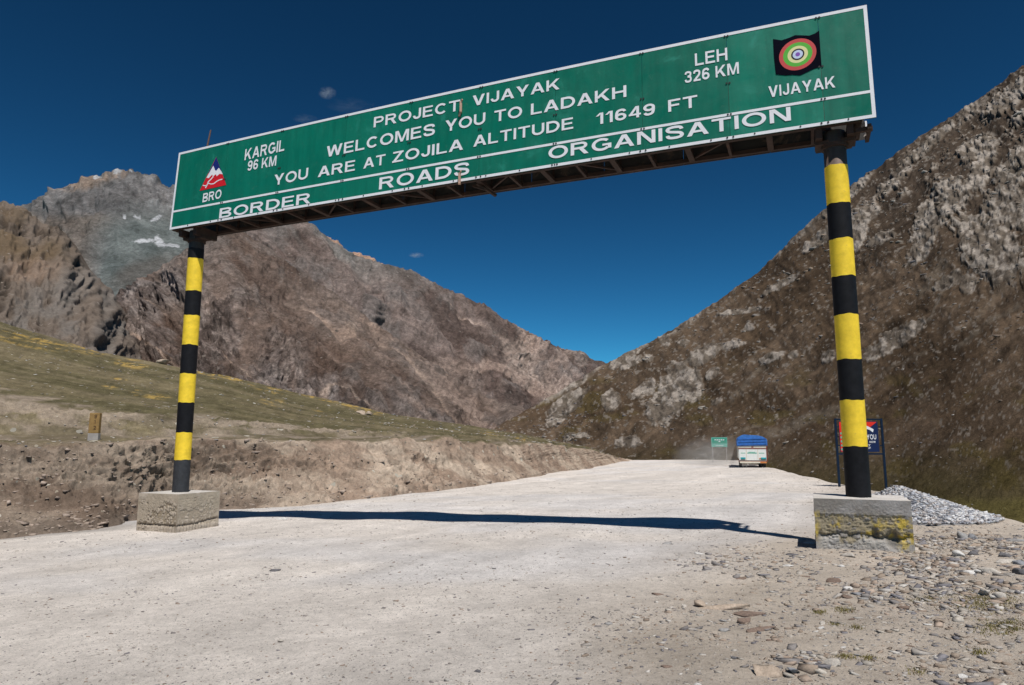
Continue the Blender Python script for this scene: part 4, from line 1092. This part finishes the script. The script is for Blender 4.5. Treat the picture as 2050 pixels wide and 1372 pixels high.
# black flag with rings
EM2 = (1500, 30, 5.489)
def fz(x, y, d): s, t = st(EM2[0]+x/EM2[2], EM2[1]+y/EM2[2]); return S(s, t, d)
flat('flag', [(235, 285), (330, 298), (420, 268), (480, 242), (560, 243), (640, 246), (700, 222), (748, 190), (765, 380), (785, 580), (700, 605), (545, 678), (460, 672), (380, 678), (275, 668), (250, 480)], -.006,
     simple_mat('flag black', (.003, .003, .009), .8, var=.3, spec=.03), f=fz)
rings = [(208, 170, (.55, .06, .06)), (163, 130, (.09, .42, .04)), (114, 92, (.72, .68, .33)), (74, 62, (.004, .004, .008)), (57, 46, (.55, .62, .80)), (26, 22, (.22, .08, .42))]
for i, (rx, ry, c) in enumerate(rings):
    pts = [(515+rx*math.cos(q)+.14*ry*math.sin(q)*0, 450+ry*math.sin(q)-.16*rx*math.cos(q)) for q in np.linspace(0, 2*math.pi, 40, endpoint=False)]
    flat('ring', pts, -.0066-.0007*i, paint('ring colour', *c), f=fz)
# bolts along the edges and joints
m = MB()
for j in joints:
    for ds in (-.05, .05):
        for t_ in (.035, H_-.06, tl_+.5*0, H_*.52):
            p_ = S(j+ds*(1 if t_ < .1 else .5), t_, 0); m.tube(p_-NB*.014, p_-NB*.002, .017, n=8)
for s_b in np.linspace(.6, L_-.4, 21):
    p_ = S(s_b, .035, 0); m.tube(p_-NB*.014, p_-NB*.002, .014, n=8)
m.build('bolts', M_dark, gan, O, kind='stuff')
# hanging lamp brackets on the face
for (x, y, h1) in ((918, 222, 1), (917, 362, 0)):
    s, t = st(x, y); m = MB()
    m.bar(S(s, t-.10, -.04), S(s, t+.13, -.05), .07, .05); m.bar(S(s-.02, t+.10, -.02), S(s+.05, t+.16, -.09), .03)
    if h1: m.bar(S(s-.04, t-.17, -.02), S(s-.01, t-.05, -.03), .04)
    m.build('bracket', simple_mat('bare bracket', (.42, .27, .2), .6, .3, stain=(.12, .07, .05)), gan, O, bevel=.006)

# box truss behind the sheets
DB = .74
for d in (.05, DB):
    for t_ in (.02, H_-.06):
        nseg = 24; m = MB()
        for k in range(nseg):
            m.bar(S(.05+(L_-.25)*k/nseg, t_, d), S(.05+(L_-.25)*(k+1)/nseg, t_, d), .075, .075)
        m.build('chord', M_rust, gan, O)
nb = 22
for k in range(nb+1):
    s = .1+(L_-.35)*k/nb
    m = MB(); m.bar(S(s, .01, .07), S(s, .01, DB-.02), .05 if k % 2 else .10, .06)
    m.bar(S(s, .05, .06), S(s, H_-.08, .06), .045); m.bar(S(s, .05, DB-.02), S(s, H_-.08, DB-.02), .045)
    if k < nb and k % 3 == 0:
        s1 = .1+(L_-.35)*(k+1)/nb
        a, b = ((.08, DB-.04) if k % 2 else (DB-.04, .08)); m.bar(S(s, .03, a), S(s1, .03, b), .035)
    m.build('strut', M_rust, gan, O)
# sheets on the rear side (seen from below through the truss)
cuts2 = np.linspace(.0, L_-.1, 11)
for a, b in zip(cuts2[:-1], cuts2[1:]):
    m = MB()
    m.hexa([S(a+.004, -.03, DB+.05), S(b-.004, -.03, DB+.05), S(b-.004, -.03, DB+.06), S(a+.004, -.03, DB+.06), S(a+.004, H_, DB+.05), S(b-.004, H_, DB+.05), S(b-.004, H_, DB+.06), S(a+.004, H_, DB+.06)])
    m.build('rear_panel', M_back, gan, O)
# broken hanger under the middle
m = MB(); s, _ = st(925, 360)
m.bar(S(s+.18, .0, .2), S(s+.42, -.16, .62), .06, .05); m.bar(S(s+.05, -.0, .3), S(s+.32, -.12, .3), .05); m.build('hanger', M_rust, gan, O)
# end post stub
m = MB(); m.bar(S(L_-.14, -.13, .36), S(L_-.14, .1, .36), .09, .03); m.build('end_strap', M_white, gan, O)
m = MB(); m.bar(S(L_-.30, -.12, .15), S(L_-.05, -.12, .15), .07); m.bar(S(L_-.10, -.11, .05), S(L_-.10, -.11, DB-.1), .06, .08); m.build('end_plate', M_rust, gan, O)
# lightning rod at the far end
s, _ = st(391, 303); a = S(s, H_-.1, .3)
m = MB(); m.tube(a, a+Vector((.10, 0, .72)), .026, .018, 8); m.build('rod', simple_mat('rod steel', (.16, .09, .07), .7), gan, O)

def bands(ys, xs, yb):
    return ys
FAR_B = [(470, 'r'), (497, 'k'), (517, 'y'), (582, 'k'), (631, 'y'), (690, 'k'), (748, 'y'), (806, 'k'), (866, 'y'), (921, 'd'), (985, None)]
NEAR_B = [(262, 'r'), (330, 'y'), (406, 'k'), (477, 'y'), (552, 'k'), (629, 'y'), (719, 'k'), (801, 'y'), (894, 'k'), (996, None)]
for which, BN, rad in (('far', FAR_B, .178), ('near', NEAR_B, .178)):
    C0, ztop = POLES[which]
    def zat(py):
        b = (686-py)/FPX; return EYE+(SP+b*CP)/(CP-b*SP)*(C0.y-rad*.7)
    zsign = (BR.z+.01)
    pole = MB(); pole.tube((C0.x, C0.y, ztop-.3), (C0.x, C0.y, zsign-.02), rad, rad*.985, 40)
    po = pole.build('post', M_steel, gan, O, smooth=True)
    for (pa, kk), (pb_, _) in zip(BN[:-1], BN[1:]):
        if kk == 'r': continue
        z1, z0 = zat(pa), zat(pb_)
        if pb_ in (985, 996): z0 = ztop-.02
        n_ = 40; vs = []; fs = []
        for r_, z_, ph in ((rad+.003, z0, 0), (rad+.003, z1, 1)):
            for k in range(n_):
                q = 2*math.pi*k/n_; dz_ = .006*math.sin(q*3+pa)+.004*math.sin(q*7+pa*2) if not (ph == 0 and pb_ in (985, 996)) else 0
                zz = z_+(dz_ if ph else .006*math.sin(q*3+pb_)+.004*math.sin(q*7+pb_*2) if pb_ not in (985, 996) else 0)
                vs.append((C0.x+r_*math.cos(q), C0.y+r_*math.sin(q), zz))
        fs = [(k, (k+1) % n_, n_+(k+1) % n_, n_+k) for k in range(n_)]
        m = MB(); m.add(vs, fs)
        m.build('band', {'y': M_yellow, 'k': M_black, 'd': M_blackdusty}[kk], po, O, smooth=True)
    # saddle under the truss
    m = MB()
    for dd in (-.26, .26):
        m.bar(C0+E_*dd*.9-NB*.30+Vector((0, 0, zsign-.10-C0.z)), C0+E_*dd*.9+NB*.36+Vector((0, 0, zsign-.10-C0.z)), .10, .17)
    m.bar(C0-E_*.32+Vector((0, 0, zsign-.21-C0.z)), C0+E_*.30+Vector((0, 0, zsign-.21-C0.z)), .30, .06)
    m.tube((C0.x, C0.y, zsign-.30), (C0.x, C0.y, zsign-.235), rad+.03, n=24)
    m.build('saddle', M_rust, gan, O)

# concrete footings
M_conc = terrain_mat('weathered concrete', [3, 20, 90], .012, .8, contrast=.16, speck=[(55, .25, (.3, .28, .24))])
def footing(which, wid, dep, ztop, zbot, ribs_=False, label=''):
    C0, _ = POLES[which]; cz = Vector((C0.x, C0.y, 0))
    nx, nz, ny = 130, 90, 100
    Vs = []; Fs = []; Cs = []
    def face(fn, n1, n2, kind):
        i, j = np.meshgrid(np.linspace(0, 1, n1), np.linspace(0, 1, n2))
        P, N_ = fn(i, j)
        hgt = (P[..., 2]-zbot)/(ztop-zbot)
        u = (P[..., 0]*-E_.x+P[..., 1]*-E_.y)+(P[..., 0]*NB.x+P[..., 1]*NB.y); w = P[..., 2]
        big = fbm(u*2.1, w*2.8, 501 if which == 'near' else 531, 4); med = ridged(u*17, w*17, 503, 4); fin = fbm(u*50, w*50, 505, 3)
        edge = np.minimum(np.minimum(i, 1-i)*14, 1)*np.minimum(np.minimum(j, 1-j)*9, 1)
        base = lerp(A3(.23, .21, .19), A3(.33, .31, .30), sstep(-.3, .3, big))
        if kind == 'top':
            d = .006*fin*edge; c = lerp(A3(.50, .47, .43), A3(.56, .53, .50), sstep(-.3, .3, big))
        elif which == 'near':
            low = sstep(.46, .38, hgt+.10*big+.04*med); groove = np.exp(-((hgt+.10*big+.04*med-.42)/.035)**2)*sstep(-.9, -.2, fbm(u*3, w*0, 507, 3))
            holes = sstep(.05, .4, med*.6+big*.9+.2*(hgt < .75))*sstep(.84, .74, hgt)
            smoothp = sstep(.72, .80, hgt+.05*big)
            hole2 = blobxy(i, hgt, .80, .36, .07, .14)+.8*blobxy(i, hgt, .62, .44, .04, .10)
            d = edge*(.012*low-.05*groove-.020*holes*(1-smoothp)+.016*(med*(1-smoothp))+.006*fin-.06*hole2)
            yel = sstep(.05, .35, fbm(u*2.6, w*2.6, 511, 4)+.35*(i > .86)*(hgt < .7)+.2*(i < .06)-.1+.1*holes)*(1-smoothp)*(1-.8*low)
            yel = np.maximum(yel, .9*sstep(.83, .9, i+.04*fin)*sstep(.72, .6, hgt)*sstep(.02, .2, hgt)*(kind == 'front'))
            c = lerp(base, A3(.24, .195, .115), .8*holes*(1-smoothp))
            c = c*(.75+.5*sstep(-.5, .5, med+.4*fin)*(1-smoothp)+.25*smoothp)[..., None]
            c = lerp(c, A3(.44, .42, .40), .75*low*sstep(-.5, .2, fbm(u*4, w*4, 509, 3))); c = lerp(c, A3(.10, .09, .08), .7*np.clip(groove+hole2, 0, 1))
            c = lerp(c, A3(.62, .44, .04), np.clip(yel, 0, 1)*.70*sstep(-.35, .1, fbm(u*9, w*9, 513, 3))*sstep(-.4, .3, med+.2*fin))
        else:
            low = sstep(.32, .28, hgt+.02*fin); groove = np.exp(-((hgt+.025*fin-.325-.07*sstep(.3, 1, i)*(kind == 'side'))/.024)**2)
            rb_ = .016*np.sin(u*2*math.pi/.085)*low
            holes = sstep(.10, .35, med*.6+big*.9+.2*fin)*sstep(.95, .75, hgt)*(1 if kind == 'front' else .6)
            d = edge*(.02*low+rb_-.035*groove-.026*holes+.012*big+.007*med+.006*fin)
            c = lerp(lerp(A3(.40, .34, .265), A3(.47, .405, .33), sstep(-.3, .3, big)), A3(.25, .20, .135), .75*holes*sstep(-.5, .4, med)); c = lerp(c, A3(.37, .32, .27), .6*low); c = lerp(c, A3(.10, .08, .065), .65*np.clip(groove, 0, 1))
        P = P+N_*np.asarray(d)[..., None]
        o = sum(len(q) for q in Vs); Vs.append(P.reshape(-1, 3)-np.array(O)); Cs.append(np.asarray(c).reshape(-1, 3)); Fs.append(gridfaces(n2, n1)+o)
    def blobxy(a, b, ca, cb__, ra, rb2): return sstep(1.4, .5, np.sqrt(((a-ca)/ra)**2+((b-cb__)/rb2)**2))
    e = np.array(-E_); nbv = np.array(NB); c0 = np.array(cz)
    F0 = c0-e*wid/2-nbv*dep/2
    up = np.array([0, 0, 1.0]); hh = ztop-zbot
    def mk(o, a, b, nrm): return lambda i, j: (o+i[..., None]*a+j[..., None]*b, np.broadcast_to(nrm, i.shape+(3,)))
    z0 = up*zbot
    face(mk(F0+z0, e*wid, up*hh, -nbv), nx, nz, 'front')
    face(mk(F0+z0+e*wid, nbv*dep, up*hh, e), ny, nz, 'side')
    face(mk(F0+z0, nbv*dep, up*hh, -e), ny, nz, 'side')
    face(mk(F0+z0+nbv*dep, e*wid, up*hh, nbv), nx, nz, 'front')
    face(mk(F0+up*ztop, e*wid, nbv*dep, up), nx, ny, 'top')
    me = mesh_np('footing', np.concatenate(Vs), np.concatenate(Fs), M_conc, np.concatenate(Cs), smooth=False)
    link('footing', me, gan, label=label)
zn = POLES['near'][1]; zf = POLES['far'][1]
footing('near', 1.30, 1.15, zn, -.12, label='concrete footing with yellow paint remains under the near post')
footing('far', 1.22, 1.22, zf, -.55, label='dusty concrete footing with a ribbed foot under the far post')

# ------------------------------------------------------------------ cargo truck
M_cream = simple_mat('cream truck paint', (.72, .66, .54), .5, var=.1, stain=(.5, .42, .33), stain_at=.6)
M_twhite = simple_mat('white truck paint', (.78, .80, .76), .5, var=.08, stain=(.62, .56, .48), stain_at=.62)
M_tarp = simple_mat('blue tarpaulin', (.045, .17, .50), .55, var=.25, vscale=3, bump=.5, bscale=6)
M_teal = simple_mat('teal paint', (.03, .33, .36), .4); M_tred = simple_mat('brown red paint', (.25, .05, .03), .5)
M_orange = simple_mat('orange paint', (.62, .20, .04), .5); M_rubber = simple_mat('tyre rubber', (.03, .03, .03), .85, stain=(.25, .22, .2), stain_at=.5)
M_under = simple_mat('chassis', (.07, .06, .055), .8, stain=(.3, .27, .25), stain_at=.5)
M_glass = simple_mat('window glass', (.04, .05, .06), .1, spec=.8)
tx, ty = 21.35, 63.0; tz = float(gz0(tx, ty))
M_pgreen = simple_mat('green lettering paint', (.15, .45, .33), .5)
tr = empty('cargo_truck', (tx, ty, tz), 'white and cream cargo truck under a blue tarpaulin driving away in dust', 'truck', rz=math.radians(-16.5))
def tb(name, mat, *boxes, parent=tr, bevel=.0, **kw):
    m = MB()
    for b in boxes: m.box(*b)
    return m.build(name, mat, parent, bevel=bevel, **kw)
# local frame: x right, y forward, z up; rear face at y = 0
bd = tb('cargo_body', M_twhite, (-1.2, 1.2, .06, 5.0, .80, 1.92), bevel=.02)
tb('upper_board', M_cream, (-1.2, 1.2, .03, .12, 1.72, 1.93), bevel=.01)
tb('rail', M_tred, (-1.22, 1.22, -.01, .05, 1.64, 1.70), (-1.22, 1.22, -.01, .05, .55, .60), (1.17, 1.23, -.01, .06, .60, 1.94))
tg = tb('tailgate', M_twhite, (-1.14, 1.14, .0, .055, .64, 1.63), bevel=.01)
for x0, x1, z0, z1 in ((-1.0, -.62, 1.25, 1.31), (-.45, .35, 1.24, 1.33), (.52, .98, 1.25, 1.31), (-.35, .22, 1.35, 1.39)):
    tb('painted_mark', M_pgreen, (x0, x1, -.006, -.001, z0, z1), parent=tg)
for xx in (-.52, .44):
    tb('post', M_cream, (xx-.025, xx+.025, -.02, -.001, .65, 1.62), parent=tg)
for x0, x1 in ((-1.03, -.62), (.68, 1.12)):
    lp = tb('lamp_cluster', M_teal, (x0, x1, -.04, -.001, .72, .90), bevel=.01)
    tb('lens', M_dark, (x0, x1, -.055, -.041, .70, .755), parent=lp)
tb('side_lamp', M_orange, (.55, .67, -.04, -.001, .76, .86))
tb('emblem', M_tred, (-.08, .10, .018, .028, 1.77, 1.87))
tb('bumper', M_cream, (-1.12, 1.12, -.08, .04, .40, .54), bevel=.02)
tb('bumper_end', M_orange, (.60, 1.14, -.085, -.081, .41, .53))
tb('mud_flap', simple_mat('dusty flap', (.5, .45, .4), .8), (-.95, -.45, .30, .33, .12, .42), (-.40, .35, .30, .33, .22, .40))
tb('side_board', M_cream, (-1.225, -1.202, .1, 5.0, .85, 1.0), (-1.225, -1.202, .1, 5.0, 1.7, 1.9), *[(-1.235, -1.202, y, y+.07, .82, 1.9) for y in np.linspace(.1, 4.9, 8)])
tb('chassis', M_under, (-.45, .45, .1, 6.9, .48, .78))
cab = tb('cab', M_orange, (-1.1, 1.1, 5.15, 6.9, .55, 2.35), bevel=.08)
tb('windscreen', M_glass, (-.95, .95, 6.9, 6.93, 1.4, 2.1), parent=cab); tb('side_window', M_glass, (-1.125, -1.102, 5.5, 6.5, 1.45, 2.1), (1.102, 1.125, 5.5, 6.5, 1.45, 2.1), parent=cab)
for yy, xs_ in ((.95, (-.98, -.68, .68, .98)), (2.0, (-.98, -.68, .68, .98)), (5.9, (-.95, .95))):
    for xx in xs_:
        m = MB(); m.tube((xx-.12, yy, .48), (xx+.12, yy, .48), .48, n=24); wh = m.build('wheel', M_rubber, tr, smooth=True)
        m = MB(); m.tube((xx-.13, yy, .48), (xx+.13, yy, .48), .24, n=16); m.build('rim', M_under, wh)
# tarpaulin hump
nu_, nv_ = 40, 40
U, Vv = np.meshgrid(np.linspace(0, 1, nu_), np.linspace(0, 1, nv_))
ang = U*math.pi
hx_ = -np.cos(ang); xx = np.sign(hx_)*np.abs(hx_)**.45*1.27
top = 1.0-.30*np.maximum(hx_+.25, 0)/1.25-.22*np.maximum(-hx_-.25, 0); zz = 1.93+.98*np.where(np.sin(ang) > .02, (np.sin(ang)**.28), 0)*top*(.9+.1*np.sin(Vv*9+U*3))
yy = -.02+5.1*Vv
zz = zz+.05*fbm(xx*2, yy*1.5, 601, 3)+.05*(xx < 0)*(1-np.abs(xx)); xx = xx+.03*fbm(zz*5, yy*2, 603, 3)
vs = np.stack([xx, yy, zz], -1).reshape(-1, 3)
f = [tuple(q) for q in gridfaces(nv_, nu_)]
f += [tuple(range(nu_))[::-1], tuple(range(nu_*(nv_-1), nu_*nv_))]
me = bpy.data.meshes.new('tarpaulin'); me.from_pydata([tuple(q) for q in vs], [], f); me.update(); me.materials.append(M_tarp)
link('tarpaulin', me, tr)
m = MB()
for k in range(7):
    x = -1.05+k*.35; m.bar((x, -.045, 1.96), (x+.06, -.045, 2.55), .02)
for zf_, am in ((2.02, .05), (2.25, .07), (2.5, .06)):
    m.bar((-1.2, -.04, zf_), (1.2, -.04, zf_+am), .05, .035)
m.build('tarp_fold', M_tarp, tr)

# ------------------------------------------------------------------ small signs
# green board at the crest
gx_, gy_ = W(1440, 885, 82)[0], 82.0; g_z = float(gz0(gx_, gy_))
z1 = W(1440, 876, 82)[2]; z0 = W(1440, 895, 82)[2]
sg = empty('road_sign', (gx_, gy_, g_z), 'small green road sign on two thin legs at the crest left of the truck', 'road sign')
z1 -= g_z; z0 -= g_z; hw = .92
M_sgreen = simple_mat('small sign green', (.0, .26, .17), .5); M_spale = simple_mat('faded sign green', (.10, .42, .33), .5)
tb('board', M_spale, (-hw, hw, 0, .03, z0, z1), parent=sg)
zl = z0+(z1-z0)*.36
tb('panel', M_sgreen, (-hw+.1, hw-.06, -.006, -.001, zl, z1-.1), parent=sg)
m = MB(); zc = (zl+z1)/2
for k in range(5): m.box(-hw*.6+k*.24, -hw*.6+k*.24+.17, -.012, -.008, zc+.02, zc+.12)
m.box(-.1, .12, -.012, -.008, zc-.16, zc-.06); m.box(-hw*.45, hw*.5, -.012, -.008, z0+.12, z0+.17); m.build('lettering', M_white, sg)
M_leg = simple_mat('grey leg', (.35, .33, .32), .6)
for xx in (-hw+.12, hw-.12):
    m = MB(); m.bar((xx, .05, -.3), (xx, .05, z1-.1), .06); m.build('leg', M_leg, sg)

# red and blue board behind the near post
bx_, by_ = W(1722, 900, 28.5)[0], 28.5; b_z = float(gz0(bx_, by_))
bz = lambda py: W(1722, py, 28.5)[2]-b_z
bs_ = empty('roadside_board', (bx_, by_, b_z), 'red and navy advertising board in a blue frame behind the near post', 'signboard')
M_navyf = simple_mat('blue frame paint', (.007, .018, .042), .5, spec=.15); M_navy = paint('board navy', .008, .018, .075); M_bred = paint('board red', .75, .03, .015)
hw = .93
for xx in (-hw, hw):
    m = MB(); m.bar((xx, 0, -.4), (xx, 0, bz(838)), .075); m.build('post', M_navyf, bs_)
m = MB(); m.bar((-hw, 0, bz(840)), (hw, 0, bz(840)), .06); m.bar((-hw, 0, bz(909)), (hw, 0, bz(909)), .06)
for xx in (-1, 1):
    for pz in (855, 892): m.bar((xx*hw, 0, bz(pz)), (xx*hw*.86, 0, bz(pz)), .04)
m.build('frame', M_navyf, bs_)
def bp(px_, py_, d=-.02): return Vector(((px_-1722)/92*2*hw, d, bz(py_)))
def bpoly(name, pts, d, mat):
    m = MB(); m.poly([bp(x, y, d) for x, y in pts]); return m.build(name, mat, bs_)
m = MB(); m.box(-hw*.86, hw*.82, -.02, .01, bz(905), bz(844)); m.build('board', M_navy, bs_)
bpoly('red_field', [(1683, 845), (1683, 904), (1716, 904), (1716, 875), (1735, 862), (1757, 846), (1757, 845)][::-1], -.024, M_bred)
bpoly('swoosh', [(1722, 850), (1738, 853), (1748, 858), (1751, 860), (1749, 866), (1743, 861), (1730, 857), (1722, 856)][::-1], -.028, M_white)
def bt(txt, x0, x1, y0, y1, mat=M_white):
    put_text(txt, ((x0-1722)/92*2*hw, bz(y1)), ((x1-1722)/92*2*hw, bz(y1)), bz(y0)-bz(y1), mat, bs_, lambda s, t: Vector((s, -.029, t)), dstep=Vector((0, -.0004, 0)), O=Vector((0, 0, 0)))
bt('YOU', 1736, 1755, 870, 880); bt('NOW', 1741, 1753, 883, 887); bt('T', 1737, 1743, 890, 893.5); bt('OF', 1736, 1743, 895, 899)
m = MB()
for k, py_ in enumerate((868, 876, 884, 892, 900)): m.box((1684-1722)/92*2*hw, (1687.5-1722)/92*2*hw, -.03, -.027, bz(py_+2), bz(py_-2))
m.build('edge_marks', M_spale, bs_)

# kilometre stone on the bench above the bank
d2 = (pix(HILL)[0]-187)**2+((pix(HILL)[1]-881)**2)*2+(v2 < 2.9)*1e6+(v2 > 4)*1e6
i = np.unravel_index(np.argmin(d2), d2.shape); kc = HILL[i]
ks = empty('kilometre_stone', tuple(kc), 'yellow kilometre marker stone with grey foot on top of the cut bank', 'milestone', rz=math.radians(8))
sc1 = kc[1]/FPX
hk = 53*sc1; wk = 19*sc1
M_kyel = simple_mat('faded yellow stone', (.30, .185, .068), .85, var=.25, vscale=8, bump=.4, stain=(.3, .22, .13), stain_at=.54)
m = MB(); m.box(-wk/2, wk/2, -.09, .09, .24*hk, hk); m.build('marker', M_kyel, ks, bevel=.015)
m = MB(); m.box(-wk/2-.004, wk/2+.004, -.094, .094, -.15, .24*hk); m.build('foot', simple_mat('grey stone foot', (.36, .33, .31), .9, bump=.3), ks, bevel=.01)
M_kdark = simple_mat('faded black digits', (.09, .05, .025), .8)
for ch, zc in (('9', .80), ('1', .60), ('2', .38)):
    put_text(ch, (.0, zc*hk), (.075 if ch != '1' else .045, zc*hk), .12, M_kdark, ks, lambda s, t: Vector((s, -.092-.002, t)), dstep=Vector((0, -.0004, 0)), name='digit', O=Vector((0, 0, 0)))

# ------------------------------------------------------------------ dust and wisps of cloud
def vol_obj(name, loc, size, dens_, col, scale, th, label, rz=0, aniso=0.0, kind='stuff'):
    import bmesh
    bm = bmesh.new(); bmesh.ops.create_icosphere(bm, subdivisions=3, radius=1.0)
    me = bpy.data.meshes.new(name); bm.to_mesh(me); bm.free()
    m = bpy.data.materials.new(name+' air'); m.use_nodes = True; nt = m.node_tree; nt.nodes.clear()
    o_ = N(nt, 'ShaderNodeOutputMaterial'); pv = N(nt, 'ShaderNodeVolumePrincipled')
    pv.inputs['Color'].default_value = (*col, 1); pv.inputs['Anisotropy'].default_value = aniso
    tc = N(nt, 'ShaderNodeTexCoord').outputs['Object']
    ln = N(nt, 'ShaderNodeVectorMath', operation='LENGTH'); nt.links.new(tc, ln.inputs[0])
    fall = N(nt, 'ShaderNodeMapRange'); fall.inputs[1].default_value = 1.0; fall.inputs[2].default_value = 0.1; nt.links.new(ln.outputs['Value'], fall.inputs[0])
    ns = noise_node(nt, tc, scale, 5, .6, .6)
    mr = N(nt, 'ShaderNodeMapRange'); mr.inputs[1].default_value = th; mr.inputs[2].default_value = th+.25; nt.links.new(ns.outputs[0], mr.inputs[0])
    a = N(nt, 'ShaderNodeMath', operation='MULTIPLY'); nt.links.new(fall.outputs[0], a.inputs[0]); nt.links.new(mr.outputs[0], a.inputs[1])
    b = N(nt, 'ShaderNodeMath', operation='MULTIPLY'); nt.links.new(a.outputs[0], b.inputs[0]); b.inputs[1].default_value = dens_
    nt.links.new(b.outputs[0], pv.inputs['Density']); nt.links.new(pv.outputs[0], o_.inputs['Volume'])
    me.materials.append(m)
    o = link(name, me, loc=loc); o.scale = size; o.rotation_euler = (0, 0, rz); o['kind'] = kind; o['label'] = label
    return o
vol_obj('dust_cloud', W(1432, 912, 70), (4.2, 7.5, 2.1), .19, (1.0, .95, .88), 1.4, .36, 'pale dust hanging behind the truck')
for (cx, cy, rx, rz_, dn, lb_) in [(655, 186, 18, 13, .014, 'small bright wisp of cloud above the sign, highest in the sky'), (700, 212, 50, 10, .0011, 'faint spread of cloud just above the sign edge'),
                               (610, 238, 26, 7, .003, 'thin low wisp of cloud above the left half of the sign'), (833, 511, 15, 5, .022, 'tiny wisp of cloud in the blue below the sign')]:
    yc = 6000.0; k_ = yc/FPX
    vol_obj('cloud', W(cx, cy, yc), (rx*k_*1.15, rx*k_*.7, rz_*k_*1.15), dn*1.0, (.98, .94, .96), 1.7, .42, lb_, kind='structure')
